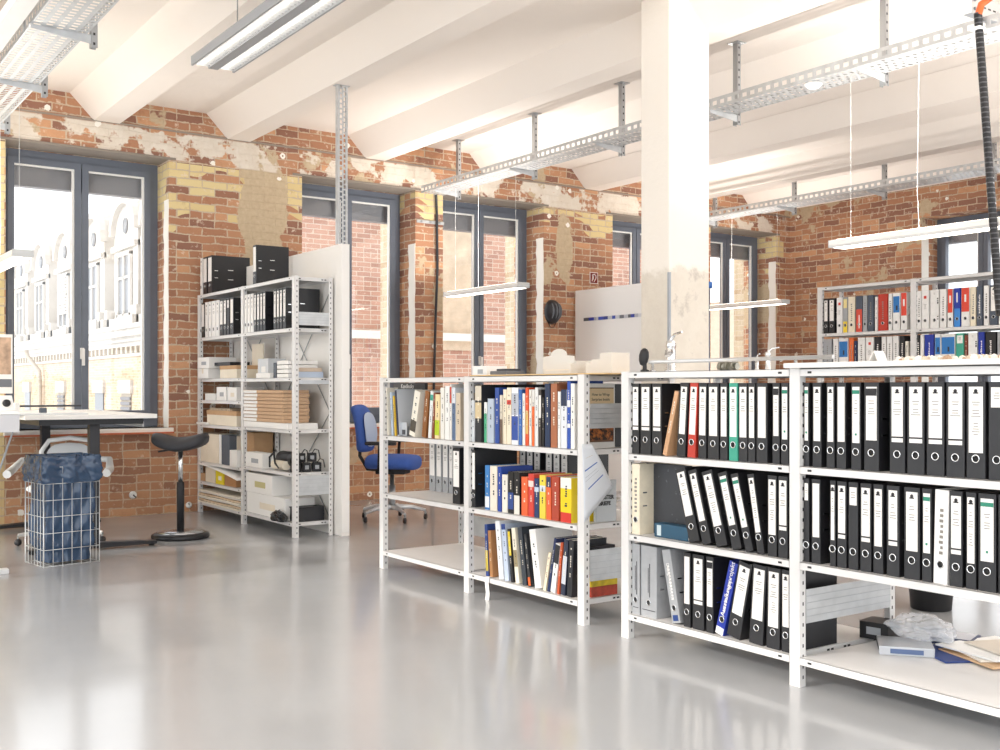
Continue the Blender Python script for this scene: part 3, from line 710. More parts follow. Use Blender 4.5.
row(TX+.01, 1.995, [f(252.8, 256.4, s='plain')], W, 'wall end')

# blue file lettering, picture on the large white book
lettering('Ausstellungsprojekt', .03, MX((0, 0, 1), (0, 1, 0), (-.0022, 0, .2)), WH, R_bot[6])
lettering('Designhandbuch', .024, MX((0, 0, -1), (0, -1, 0), (-.0022, 0, .18)), WH, R_bot[2])
MB().box(-.002, 0, -.015, .015, .01, .035, mat('22407e', .5)).build('blue_sticker', R_bot[2], label='blue sticker at the foot of the spine')
o = MB().box(-.002, 0, -.02, .02, 0, .03, WH).build('white_foot', R_bot[6], label='white foot of the blue spine')
pb_ = R_top[-1]
m, nt, b = newmat('animal_picture'); g = G(nt); tc = g.n('ShaderNodeTexCoord'); nn = g.noise(tc.outputs['Object'], 28, 5, .7)
nt.links.new(g.mix(g.step(nn, .42, .58), lin('3a2a20'), lin('d07a3c')), b.inputs['Base Color'])
ww = .0155
mb = MB(); mb.box(.07, .25, -ww-.001, -ww, .03, .3, mat('7c5a44', .6)).box(.075, .25, -ww-.0014, -ww-.0008, .19, .295, mat('e6cfa6', .6)).box(.075, .25, -ww-.0016, -ww-.0008, .04, .185, m)
mb.build('cover_picture', pb_)
for k, t in enumerate(('How to Wrap', 'Surprise Inside')): lettering(t, .02, MX((1, 0, 0), (0, 0, 1), (.165, -ww-.0018, .265-.024*k)), mat('5c5a55', .6), pb_)

def Gz(px, py, z):
    d = (CH-z)*F/(py-HZ); a, b_ = ray(px); return a*d, b_*d
def box_thing(name, label, cat, x0, x1, y0, y1, z0, z1, m, rz=0, group=None, lid=None, bev=.002, tape=None, mark=None):
    r = empty(name, label, cat, ((x0+x1)/2, (y0+y1)/2, z0), rz, group)
    a, c, h = (x1-x0)/2, (y1-y0)/2, z1-z0
    if lid:
        MB().box(-a, a, -c, c, 0, h*.7, m, bev=bev).build('body', r); MB().box(-a-.003, a+.003, -c-.003, c+.003, h*.7, h, lid, bev=bev).build('lid', r)
    else:
        MB().box(-a, a, -c, c, 0, h, m, bev=bev).build('body', r)
    if tape: MB().box(-a-.0006, a+.0006, -.02, .02, h*.5, h+.0006, tape).build('tape', r)
    if mark: MB().box(-a-.0008, -a, -c*.5, c*.3, h*.3, h*.6, mark).build('paper_label', r)
    return r
KR = mat('c9a27a', .8, noise=.08, nscale=12); CRM = mat('efe4d0', .7, noise=.05, nscale=8); WHT = mat('f4f2ee', .6); GRY = mat('a9acb0', .6); SLT = mat('5a616b', .6)
# ------------------------------------------------------------------ more on the low racks
y_ = lambda px, X: Yp(px, X)
# dark marbled portfolio and teal book lying before it
m, nt, b = newmat('marbled_board'); g = G(nt); tc = g.n('ShaderNodeTexCoord'); nn = g.noise(tc.outputs['Object'], 22, 6, .75)
nt.links.new(g.mix(g.step(nn, .6, .66), lin('3b3d42'), lin('777a80')), b.inputs['Base Color'])
r = empty('portfolio_case', 'dark marbled portfolio case standing flat behind the teal book', 'portfolio', (3.37, y_(663, 3.37), L2), .0)
MB().box(0, .035, -.15, .15, 0.0003, .318, m, bev=.002).build('case', r); MB().box(-.001, 0, .135, .15, 0.0003, .318, mat('23262c', .5)).build('cloth_spine', r)
r = empty('book', 'thick teal book lying flat before the marbled portfolio case', 'book', (3.325, y_(671.5, 3.3), L2+.0003), 0)
MB().box(-.03, .03, -.105, .105, 0, .062, mat('24506a', .45), bev=.006).build('cover', r); MB().box(-.0315, -.03, .06, .085, .008, .054, mat('c9d6da', .6)).build('spine_label', r)
MB().box(-.026, .026, -.1065, -.104, .006, .056, PAPER).build('pages', r)
# windowside bay: dark art book, grey portfolio, card holder
r = empty('book', 'wide dark art book with white title standing behind the others', 'book', (3.47, y_(409, 3.47), L1+.0003))
MB().box(0, .02, -.2, .2, 0, .33, mat('4a4a4c', .5), bev=.001).build('cover', r)
lettering('Kandinsky', .04, MX((0, -1, 0), (0, 0, 1), (-.001, .02, .308)), WH, r, 'title')
MB().box(.01, .08, -.0085, -.0075, .09, .27, mat('d9cdb8', .6)).box(.09, .19, -.0085, -.0075, .08, .26, mat('2c2c30', .6)).build('cover_picture', R_win[3])
r = empty('card_holder', 'small grey card holder at the front of the windowside book bay', 'card holder', (3.30, y_(403, 3.30), L1+.0003))
MB().box(0, .05, -.045, .045, 0, .004, GRY).box(0, .002, -.045, .045, 0, .085, mat('bfc4ca', .4)).box(.048, .05, -.045, .045, 0, .06, GRY).build('body', r)
MB().box(-.001, 0, -.03, .01, .01, .04, mat('44464c', .6)).build('card', r)
# end of the book rack: grey catalogue, hanging poster, stacks on the bottom
r = empty('book', 'grey catalogue with bold black title facing the rack end', 'book', (3.40, 4.012, L2+.0003))
MB().box(0, .135, -.008, .008, 0, .205, mat('b9bfc4', .5), bev=.001).build('cover', r); MB().box(.006, .13, -.009, .009, .003, .202, mat('c7ccd0', .6)).build('cover_board', r)
for k, t in enumerate(('YOU', 'MUSTER', 'BRIEFE')): lettering(t, .027, MX((1, 0, 0), (0, 0, 1), (.018, -.0098, .15-.03*k)), BLK, r, 'title', align='LEFT', bold=.0012)
P4 = lambda px, py: (Xp(px, 3.924), 3.924, Zp(py, Xp(px, 3.924), 3.924))
pts = [P4(582, 444), P4(592, 444), P4(613, 487), P4(584, 523)]
mb = MB()
def bow(u, v):
    a = Vector(pts[0]).lerp(Vector(pts[1]), u); c = Vector(pts[3]).lerp(Vector(pts[2]), u); p = a.lerp(c, v); p.y -= .005*math.sin(PI*v)*(.4+u); return p
N = 10; Vt = [[mb.bm.verts.new(bow(i/N, j/N)) for i in range(N+1)] for j in range(N+1)]; k = mb.mi(mat('e2e6ec', .7))
for j in range(N):
    for i in range(N): q = mb.bm.faces.new((Vt[j][i], Vt[j][i+1], Vt[j+1][i+1], Vt[j+1][i])); q.material_index = k; q.smooth = True
o = mb.build('poster'); md = o.modifiers.new('thick', 'SOLIDIFY'); md.thickness = .0008
tag(o, 'loose white poster with blue lines hanging off the book rack end', 'poster')
mb = MB()
for v0, v1, u0, u1, c in ((.35, .37, .1, .8, '4f74b8'), (.62, .64, .2, .85, '4f74b8'), (.45, .455, .1, .7, 'a9adb4'), (.5, .505, .1, .75, 'a9adb4'), (.2, .204, .2, .7, 'c9b79a')):
    ps = [bow(u0, v0), bow(u1, v0), bow(u1, v1), bow(u0, v1)]
    mb.face([p+Vector((0, -.0015, 0)) for p in ps], mat(c, .6))
mb.build('printed_line', o)
for i, (a, c, z0, z1, cl, lb) in enumerate(((3.36, 3.53, .0003, .05, 'b8452f', 'dark red and yellow paper ream box, lower of two at rack end'), (3.36, 3.53, .0506, .1, 'e9cb2e', 'yellow and red paper ream box stacked on the dark red one'))):
    box_thing('paper_ream_box', lb, 'box', a, c, 3.99, 4.07, L3+z0, L3+z1, mat(cl, .5, noise=.35, nscale=22), group=None)
yz = L3+.1012
for i in range(9):
    t = .012+.004*(i % 3); cl = ('c4552e', '9a6a4a', '6f6a66', '3a3a3d', '77736e', '2f2f33', '8d8982', '45444a', '2b2b30')[i]
    lb = ['rust red', 'brown', 'warm grey', 'charcoal', 'mid grey', 'black', 'pale grey', 'slate', 'near-black'][i]
    box_thing('booklet', '%s booklet, %s from the bottom of the pile on the ream boxes' % (lb, ORD[i]), 'booklet', 3.34+.004*(i % 2), 3.52-.005*(i % 3), 3.985, 4.07, yz, yz+t, mat(cl, .6), bev=.001, group='booklets piled on the ream boxes'); yz += t+.0004
o = MB().tube([(SX-.006, 4.73, L3+.005), (SX-.014, 4.73, L3-.04), (SX-.012, 4.715, L3-.09), (SX-.02, 4.70, L3-.12)], .002, WHT, 4)
mb = MB(); rings = []
for p in [(SX+.04, 4.74, L3+.002), (SX-.004, 4.74, L3+.003), (SX-.01, 4.738, L3-.03), (SX-.009, 4.73, L3-.08), (SX-.02, 4.72, L3-.115)]:
    rings.append([(p[0], p[1]-.017, p[2]), (p[0], p[1]+.017, p[2]), (p[0]-.001, p[1]+.017, p[2]), (p[0]-.001, p[1]-.017, p[2])])
o.bm.free()
tag(mb.loft(rings, WHT, smooth=False).build('paper_strap'), 'white paper strap hanging over the bottom shelf edge of the book rack', 'strap')
# row above and behind: backs of files on the rear half, seen as dark blocks over the front row
bh = mat('2b2b2e', .5)
for (px, z, lb, n, X) in ((522, L2, 'middle shelf', 6, 3.60), ):
    ys0 = Yp(519, X)
    for i in range(n):
        w, ms = file_meshes(.065, 'black', 'low')
        r = empty('lever_arch_file', 'black lever arch file behind the catalogues, %s from window end, %s' % (ORD[i], lb), 'binder', (X, ys0-.035-i*.068-(.04 if i > 2 else 0), z+.0003), group='files behind the catalogues')
        put('cover', ms[0], r); put('papers', ms[1], r); put('spine_label', ms[2], r); put('finger_ring', ring_mesh(), r, (0, 0, .066))
for ylo, yhi, bay in ((3.99, 4.9, 'second book bay'), (4.99, 5.45, 'windowside book bay')):
    n = int((yhi-ylo)/.083)
    for i in range(n):
        w, ms = file_meshes(.08, 'black', 'low')
        r = empty('lever_arch_file', 'black binder in back row, %s from window end, top shelf, %s' % (ORD[i], bay), 'binder', (3.575, yhi-.042-i*.083, L1+.0003), group='back row binders in the '+bay)
        put('cover', ms[0], r); put('papers', ms[1], r); put('spine_label', ms[2], r); put('finger_ring', ring_mesh(), r, (0, 0, .066))
for i, (ya, yb) in enumerate(((3.60, 3.3), (3.29, 3.02), (3.01, 2.71))):
    box_thing('archive_box', 'dark archive box on the back half of the first file bay, %s from window end' % ORD[i], 'box', 3.6, 3.85, yb, ya, L1+.0003, L1+.3, mat('2f3034', .6), group='dark archive boxes')
for i, (ya, yb, h_, cl) in enumerate(((2.64, 2.4, .27, 'f2efe9'), (2.39, 2.0, .3, '232428'))):
    box_thing('archive_box', '%s archive box behind the files in the nearest bay' % ('white' if i == 0 else 'black'), 'box', 3.6, 3.85, yb, ya, L1+.0003, L1+h_, mat(cl, .6))
# worktop and things on it
r = empty('worktop', 'white worktop slab lying on the near end of the file rack', 'worktop', (0, 0, 1.216))
MB().box(3.235, 3.9, 1.5, 2.705, 0, .019, mat('e9e7e4', .35), bev=.003).build('top', r); MB().box(3.24, 3.895, 1.5, 2.70, -.0008, .0, mat('c9c4bd', .5)).build('underside', r)
rnd = random.Random(5)
r = empty('landscape_model', 'crumbly white and brown site model strip along the worktop', 'model', (3.62, 0, 1.2355))
MB().box(-.06, .12, 1.5, 2.50, 0, .006, mat('eee6da', .7)).build('base_board', r)
mb = MB()
for i in range(240):
    x, y = rnd.uniform(-.05, .11), rnd.uniform(1.52, 2.48); s_ = rnd.uniform(.006, .016)
    mb.lathe([(0, 0), (s_, s_*.3), (s_*.8, s_*1.1), (0, s_*1.5)], mat(rnd.choice(('f0e8dc', 'd9c8b4', 'b89a80', 'f6f1ea')), .9), 5, (x, y, .006), smooth=False)
o = mb.build('gravel', r); o['kind'] = 'stuff'
r = empty('paper_stand', 'white folded paper stand on the far end of the site model', 'stand', (3.62, 2.57, 1.2355))
MB().prism([(-.04, 0), (-.015, .05), (-.012, .05), (-.035, 0)], -.03, .03, 'x', WHT).prism([(.01, 0), (-.015, .05), (-.012, .05), (.015, 0)], -.03, .03, 'x', WHT).build('sheet', r)
# rail with tap samples
T0 = 1.216
r = empty('display_rail', 'long chrome display rail on two short feet above the files', 'rail', (3.40, 0, T0))
MB().tube([(0, 3.62, .044), (0, 2.60, .044)], .009, mat('cfd0d0', .3, .6), 10).build('rail', r)
for y in (3.60, 2.78): MB().lathe([(.018, 0), (.018, .004), (.007, .006), (.007, .044)], CHROME, 12, (0, y, 0)).build('foot', r)
def tap(px, X, s, label, rz=0, lever=1):
    r = empty('tap_sample', label, 'tap', (X, Yp(px, X), T0), rz, 'chrome tap samples on the file rack')
    MB().lathe([(.026*s, 0), (.026*s, .006*s), (.019*s, .01*s), (.019*s, .1*s), (.021*s, .105*s), (.018*s, .125*s), (.0, .13*s)], CHROME, 16).build('body', r)
    MB().tube([(0, 0, .075*s), (-.05*s, -.01, .085*s), (-.1*s, -.02, .078*s), (-.108*s, -.022, .06*s)], [.014*s, .012*s, .011*s, .012*s], CHROME, 10).build('spout', r)
    if lever: MB().tube([(0, 0, .128*s), (-.02*s, -.02*s, .15*s), (-.05*s, -.06*s, .158*s)], [.008*s, .006*s, .005*s], CHROME, 8).build('lever', r)
    return r
tap(671, 3.52, 1.15, 'tall chrome mixer tap sample standing before the column', rz=.5)
tap(757, 3.46, .42, 'short chrome tap sample beside the long-levered one', rz=.2)
r = tap(768, 3.5, .6, 'chrome tap sample with a long level lever pointing to the end wall', rz=1.3)
r = empty('valve_sample', 'knobbly grey valve samples lying under the display rail', 'valve', (3.5, Yp(728, 3.5), T0))
mb = MB()
mb.tube([(0, -.055, .018), (0, .055, .018)], .015, mat('a9a79c', .35, .8), 10).build('pipe', r)
for k in (-1, 0, 1): MB().lathe([(.022, -.008), (.024, 0), (.022, .008)], mat('8e8c80', .4, .8), 8, M=MX((1, 0, 0), (0, 0, 1), (0, k*.035, .024))).build('collar', r)
r = empty('tap_sample', 'black rounded tap sample on a short neck at the book rack end', 'tap', (3.36, Yp(634, 3.36), T0))
r.location.y = 3.61
MB().lathe([(.02, 0), (.02, .006), (.01, .01), (.009, .035), (.012, .04), (0, .042)], BLK, 14).build('neck', r)
M_ = Matrix.Translation((0, .006, .065)) @ Matrix.Rotation(math.radians(12), 4, 'X')
MB().lathe([(0, -.04), (.016, -.036), (.026, -.018), (.029, .005), (.024, .028), (.012, .04), (0, .043)], BLK, 16, sx=.6, M=M_).build('head', r)
# plywood sheet and cardboard models on the book rack
T1 = 1.2055
o = MB().box(3.27, 3.84, 3.78, 4.92, T1, T1+.006, mat('dcb987', .6, noise=.06, nscale=10)).build('plywood_sheet'); tag(o, 'thin plywood sheet lying along the top of the book rack', 'board')
T1 += .0063
mw = mat('dedad2', .8)
r = empty('building_model', 'white card building model with a round arched gable', 'model', (3.5, 4.41, T1))
MB().box(0, .16, -.13, .14, 0, .07, mw).build('body', r)
MB().prism([(.14, 0), (.14, .095), (.07, .1)]+[(.005+.065*math.cos(PI*k/10), .1+.035*math.sin(PI*k/10)) for k in range(11)]+[(-.12, .095), (-.13, .0)], -.008, 0, 'x', mw).build('gable_wall', r)
MB().box(-.06, -.01, -.16, .06, 0, .055, mw).box(-.061, -.06, -.15, .05, .02, .024, CRM).build('front_range', r)
r = empty('building_model', 'white card block model with stepped height beside the gabled model', 'model', (3.5, 4.09, T1))
MB().box(0, .12, -.09, 0.0, 0, .105, mw).box(0, .12, 0.0, .07, 0, .072, mw).box(.0, .12, .07, .11, 0, .055, mw).build('body', r)
r = empty('carton', 'small white carton on the top of the windowside book bay', 'box', (3.45, 4.99, 1.2055)); MB().box(-.07, .07, -.07, .07, 0, .06, WHT, bev=.002).build('body', r); MB().box(-.072, -.07, -.03, .02, .015, .04, GRY).build('paper_label', r)
r = empty('desk_phone', 'flat dark office device on the rack beside the white carton', 'device', (3.42, 4.79, T1)); MB().box(-.06, .06, -.09, .07, 0, .022, mat('6b6e74', .5), bev=.004).build('body', r); MB().box(-.03, .05, -.07, .05, .0225, .034, mat('3c3e44', .5), bev=.003).build('screen', r)
# nearest bay, bottom: optical drive, plastic bags, papers
r = empty('optical_drive', 'flat silver disc drive lying in the bottom of the nearest bay', 'drive', (*Gz(905, 651, L3), L3+.0006), -.9)
MB().box(-.1, .1, -.09, .09, 0, .034, mat('c9ccd1', .3, .5), bev=.003).build('body', r); MB().box(-.101, -.1, -.08, .08, .012, .022, BLK).build('slot', r); MB().box(-.06, .06, -.0915, -.09, .008, .026, mat('5c6f96', .4)).build('front_label', r)
r = empty('small_box', 'black box standing behind the silver disc drive', 'box', (*Gz(903, 634, L3), L3+.0006), .2); r.location.x -= .13; r.location.y += .02; MB().box(-.06, .06, -.06, .06, 0, .07, BLK, bev=.003).build('body', r); MB().box(-.061, -.06, -.03, .03, .02, .05, GRY).build('paper_label', r)
def crumple(name, label, cat, c, sx, sy, sz, m, seed, parts=None):
    rnd = random.Random(seed); mb = MB()
    bmesh.ops.create_icosphere(mb.bm, subdivisions=4, radius=1); mb.mi(m)
    from mathutils import noise as nz
    for v in mb.bm.verts:
        p = v.co.copy(); k = 1+.35*nz.noise(p*1.7+Vector((seed, 0, 0)))+.16*nz.noise(p*4.5+Vector((0, seed, 0)))+.07*abs(nz.noise(p*10))
        v.co = Vector((p.x*sx*k, p.y*sy*k, max(p.z*sz*k, -sz*.55)+sz*.55))
    for f_ in mb.bm.faces: f_.smooth = False
    o = mb.build(name, None, c); return tag(o, label, cat)
clear = mat('e9edf2', .12, alpha=.42, spec=.8)
x, y = Gz(917, 646, L3)
crumple('plastic_bag', 'crumpled clear plastic bag lying on the silver disc drive', 'bag', (x+.03, y+.0, L3+.036), .12, .12, .05, clear, 3)
r = empty('cd_case', 'dark blue flat package under the clear plastic bag', 'case', (x+.17, y-.06, L3+.0006), .3); MB().box(-.07, .07, -.08, .08, 0, .03, mat('27365c', .4), bev=.003).build('body', r); MB().box(-.06, .06, -.07, .07, .0305, .032, mat('c9ccd4', .5)).build('paper_label', r)
x, y = Gz(960, 655, L3)
for i, (dx, dy, z, w_, d_, c, rz, lb) in enumerate(((-.03, .0, .0006, .15, .21, '27407f', -.5, 'dark blue folder at the bottom of the paper pile'), (.03, -.12, .006, .17, .24, 'd9b48c', -.35, 'brown card folder in the paper pile'),
        (.07, -.10, .014, .17, .24, 'efe9de', -.55, 'cream folder in the paper pile'), (.05, -.08, .022, .16, .23, 'f3f3f1', -.2, 'white folder second from the top of the paper pile'), (.11, -.16, .03, .16, .22, 'd6cdc0', -.4, 'beige portfolio topmost on the paper pile'))):
    o = MB().box(-w_, w_, -d_/1.6, d_/1.6, 0, .007, mat(c, .6), bev=.001).build('folder', None, (x+dx+.06, y+dy, L3+z)); o.rotation_euler = (0, 0, rz); tag(o, lb, 'folder', 'folders in the paper pile')
# round bin behind the rack
a_, b_ = ray(931)
r = empty('waste_bin', 'round black waste bin on the floor behind the file rack', 'bin', (a_*5.5, b_*5.5, 0))
MB().lathe([(.095, 0), (.1, .004), (.125, .3), (.13, .305), (.122, .3), (.092, .012), (0, .012)], BLK, 28).build('bucket', r); MB().lathe([(.126, .29), (.131, .292), (.131, .306), (.126, .308)], mat('2b2b30', .35), 28).build('rim', r)

# ------------------------------------------------------------------ tall rack contents
def tb(name, label, cat, px0, px1, z, h, m, dx=.01, dep=.25, **k):
    X = TX+dx; ya, yb = Yp(px0, X), Yp(px1, X)
    if (ya+yb)/2 > 8.53: ya = min(ya, 9.58); yb = max(yb, 8.58)
    else: ya = min(ya, 8.50); yb = max(yb, 7.55)
    if ya-yb < .004: yb = ya-.03
    return box_thing(name, label, cat, X, X+dep, yb, ya, z+.0006, z+h, m, **k)
tb('carton', 'white carton on the wall-bay shelf just below the files', 'box', 197.5, 208, 1.225, .09, WHT, dx=-.03, tape=CRM)
tb('magazine_box', 'long white file box stacked on the small white carton', 'box', 197.5, 209, 1.3158, .1, WHT, dx=-.04, mark=GRY)
tb('carton', 'black flat carton lying on the kraft-sided one', 'box', 211, 230, 1.336, .03, BLK, dep=.18)
tb('carton', 'open white carton with kraft side under the file row', 'box', 220, 236.5, 1.225, .11, CRM, lid=KR, dep=.2)
tb('carton', 'small white carton on the shelf above the broad carton', 'box', 216.5, 226, 1.03, .12, WHT, mark=GRY)
tb('carton', 'small white carton beside the first rack post', 'box', 227.5, 236.5, 1.03, .115, WHT, dx=.0, mark=CRM)
tb('paper_pile', 'low pile of white paper rolls on the wall-bay shelf', 'papers', 205, 215.5, 1.03, .06, mat('eeeeea', .7, bump=.4, nscale=9))
tb('carton', 'broad white carton with open kraft flap', 'box', 207, 236.5, .81, .13, CRM, lid=KR, dep=.24)
tb('booklet', 'flat patterned booklet lying on the broad carton', 'booklet', 210, 230, .9406, .02, mat('b9a58c', .6, noise=.4, nscale=30), dep=.2)
tb('envelope', 'white envelope sticking out before the broad carton', 'envelope', 193.5, 205.5, .81, .02, WHT, dx=-.03, dep=.035)
tb('magazine_box', 'cream magazine box nearest the brick pier', 'box', 199.5, 206, .47, .25, CRM)
tb('magazine_box', 'cream magazine box before the grey folder', 'box', 206.5, 218.5, .47, .255, CRM)
tb('magazine_box', 'thin white divider box beside the grey folder', 'box', 219, 221, .47, .26, WHT)
tb('magazine_box', 'slate grey file box in the wall bay', 'box', 221.6, 229, .47, .26, SLT, dep=.07)
tb('magazine_box', 'tall cream box beside the first rack post', 'box', 232, 237, .47, .25, CRM, dx=.08, dep=.2)
tb('carton', 'low white box in front of the tall cream box', 'box', 229.6, 237, .47, .14, WHT, dx=-.02, dep=.09)
tb('carton', 'small kraft box at the wall end above the envelopes', 'box', 197.5, 204.5, .29, .07, KR)
tb('carton', 'cream carton beside the yellow one', 'box', 205.5, 215, .29, .13, CRM)
tb('carton', 'bright yellow carton in the wall bay', 'box', 215.6, 223.5, .29, .12, mat('f0dc2c', .5), mark=WHT)
tb('carton', 'brown carton beside the yellow one', 'box', 224.5, 236, .29, .09, mat('b9885c', .7))
for i in range(7):
    mb = MB(); X = TX-.02+.012*(i % 3); ya, yb = 9.57, 8.59; z0 = .1006+i*.017; n = 8
    zt = [z0+.006*math.sin(i+k)*(0 if i == 0 else .4) for k in range(n+1)]
    mb.loft([[(X, ya+(yb-ya)*k/n, zt[k]), (X+.26, ya+(yb-ya)*k/n, zt[k]), (X+.26, ya+(yb-ya)*k/n, zt[k]+.013), (X, ya+(yb-ya)*k/n, zt[k]+.013)] for k in range(n+1)], mat(('f2ead9', 'e5cdae', 'f4efe6')[i % 3], .8), smooth=False)
    tag(mb.build('envelope'), 'thick envelope, %s from the bottom of the lowest pile in the wall bay' % ORD[i], 'envelope', 'envelopes on the lowest rack shelf')
# sagging sheet
mb = MB(); n = 12
for_ = []
for k in range(n+1):
    px = 196+k*41/n; X = TX-.03; y = 9.57-.98*k/n; z = .445-.085*(k/n)**1.6
    if k > 10: z += 0
    for_.append([(X, y, z), (X+.24, y, z+.004), (X+.24, y, z+.006), (X, y, z+.002)])
tag(mb.loft(for_, WHT).build('paper_sheet'), 'large white sheet sagging over the yellow carton', 'sheet')
# near bay
tb('sign_board', 'blank cream board leaning at the back of the near bay', 'board', 252, 274, 1.22, .3, CRM, dx=.2, dep=.012)
tb('storage_box', 'pale grey plastic box in the near bay', 'box', 247, 268, 1.22, .165, mat('d3d6d9', .4), dx=.12, dep=.16, mark=WHT)
tb('paper_pile', 'low heap of white leaflets before the grey plastic box', 'papers', 256, 270, 1.22, .04, WHT, dx=-.01, dep=.1)
r = tb('desk_stand', 'narrow dark stand before the notepads', 'stand', 273.4, 276, 1.22, .12, SLT, dep=.15)
for i in range(4): tb('notepad', 'white notepad, %s from the bottom of the near bay pile' % ORD[i], 'notepad', 276.8, 288, 1.2206+i*.034, .03, WHT, group='notepads in the near bay', bev=.004)
for i in range(9): 
    X = TX-.006+(.006*(i % 2)); z0 = .868+i*.0285
    r = box_thing('flat_carton', 'flat cardboard tray, %s from the bottom of the tall stack' % ORD[i], 'box', X, X+.22, 7.70, 8.50, z0+.0006, z0+.027, mat('c9a685', .8, noise=.06, nscale=15), group='stacked flat cardboard trays', bev=.003)
    MB().box(-.1115, -.11, .12, (8.50-7.70)/2, .002, .024, WHT).build('paper_label', r)
tb('flat_carton', 'wide white flat box under the cardboard tray stack', 'box', 243.6, 288, .82, .046, WHT, dx=-.01, dep=.25, bev=.003)
tb('carton', 'large kraft carton at the back of the near bay', 'box', 245, 268, .49, .27, KR, dx=.12, dep=.17)
tb('carton', 'low white carton with grey picture label', 'box', 245.5, 262.5, .49, .12, WHT, dx=.0, dep=.1, mark=GRY)
r = empty('roll_bag', 'black padded roll bag with cream lining lying in the near bay', 'bag', (TX+.1, 7.84, .4906))
MB().tube([(0, .13, .085), (0, .10, .085), (0, -.1, .085), (0, -.15, .085)], [.05, .065, .065, .05], BLK, 16).build('roll', r)
MB().tube([(-.07, .1, .045), (-.07, -.12, .045)], .035, CRM, 14).build('lining', r)
MB().tube([(-.09, .15, .02), (-.1, .13, .1), (-.06, .10, .155), (-.1, .05, .14), (-.11, .0, .06), (-.1, -.05, .025)], .008, BLK, 8).build('strap', r)
rnd = random.Random(9)
for i, (dx, dy, z) in enumerate(((.06, .06, 0), (.15, .07, 0), (.235, .06, 0), (.1, .065, .075), (.2, .07, .075))):
    r = empty('battery_charger', 'black power adapter with white plate, %s in the heap by the rack end' % ORD[i], 'charger', (TX+dx, 7.55+dy, .4906+z), rnd.uniform(-.3, .3), 'black power adapters')
    MB().box(-.035, .035, -.025, .025, 0, .07, BLK, bev=.006).build('body', r); MB().box(-.015, .015, -.0265, -.025, .02, .05, GRY).build('rating_plate', r)
    MB().tube([(0, -.02, .07), (.02, -.03, .1), (.05, -.02, .09), (.06, -.03, .03)], .004, BLK, 6).build('cord', r)
tb('carton', 'large white carton, lower of the two stacked in the near bay', 'box', 247, 285, .11, .17, WHT, dx=.01, mark=CRM)
tb('carton', 'large white carton, upper of two, with yellow-dotted label', 'box', 246, 272, .281, .16, WHT, dx=.01, mark=mat('c9c08c', .5))
crumple('rubbish_bag', 'crumpled black plastic bag on the bottom shelf of the tall rack', 'bag', (TX-.03, 7.72, .1106), .04, .12, .05, mat('1f2023', .25), 8)
r = empty('storage_tray', 'low black tray at the end of the bottom shelf of the tall rack', 'tray', (TX+.16, 7.62, .1106)); MB().box(-.12, .12, -.06, .05, 0, .105, mat('202024', .45), bev=.004).build('body', r); MB().box(-.124, .124, -.064, .054, .105, .112, BLK).build('rim', r)
r = tb('book', 'thin dark grey book under an orange pad at the near rack end', 'book', 287, 287.9, .82, .01, SLT)
bpy.data.objects.remove(r.children[0]); bpy.data.objects.remove(r)
r = empty('pamphlet', 'blue and white pamphlet on the notepad shelf at the rack end', 'booklet', (TX+.16, 7.62, 1.2206)); MB().box(-.11, .11, -.06, .0, 0, .045, mat('b9c6d8', .5), bev=.003).build('cover', r); MB().box(-.1, .1, -.058, -.002, .0455, .075, mat('cdb9a4', .6), bev=.003).build('pages', r)
# ------------------------------------------------------------------ partitions
r = empty('partition_panel', 'tall white partition behind the tall steel rack', 'partition', (3.716, 7.38, 0)); MB().box(0, .07, 0, 2.255, .0, 2.25, mat('f4f0ea', .4), bev=.004).build('panel', r)
MB().box(.004, .066, -.003, 0, .03, 2.24, mat('faf7f2', .35)).build('edge_trim', r)
r = empty('whiteboard_wall', 'white partition with a strip of blue magnets by the hose sign', 'whiteboard', (7.85, 8.25, 0)); MB().box(0, .08, 0, 1.36, 0, 2.27, mat('fbfaf8', .3), bev=.004).build('panel', r)
mb = MB(); rnd = random.Random(2); y = 1.2; cs = ['55585e', '2b3fa8', 'b9bcc6', 'd9dbe0', '3b4fb8', '2a3a90', 'c9ccd4', '3550b0', 'd5d8de', '6d7078', 'c9ccd4']; zz = Zp(318, 7.85, 9.1)
for i in range(16):
    w_ = rnd.uniform(.03, .09); mb = MB().box(-.006, 0, y-w_, y, zz-.018, zz+.018, mat(cs[i % 11], .4)); mb.build('magnet', r); y -= w_+.004
# perforated upright from partition to ceiling beam
r = empty('cable_riser', 'perforated steel cable riser standing on the partition up to a beam', 'cable riser', (3.747, 7.44, 2.2505))
mb = MB(); H_ = 3.48-2.2505
for x in (-.042, .040): mb.box(x, x+.003, -.02, .02, 0, H_, GALV)
for x0, x1 in ((-.042, -.026), (-.006, .006), (.026, .042)): mb.box(x0, x1, -.022, -.020, 0, H_, GALV)
k = 0
while k*.04 < H_-.02:
    mb.box(-.026, -.006, -.022, -.020, k*.04, k*.04+.012, GALV); mb.box(.006, .026, -.022, -.020, k*.04+.018, k*.04+.03, GALV); k += 1
mb.build('rail', r); MB().box(-.06, .06, -.03, .03, H_-.004, H_-.0005, GALV).build('head_plate', r)

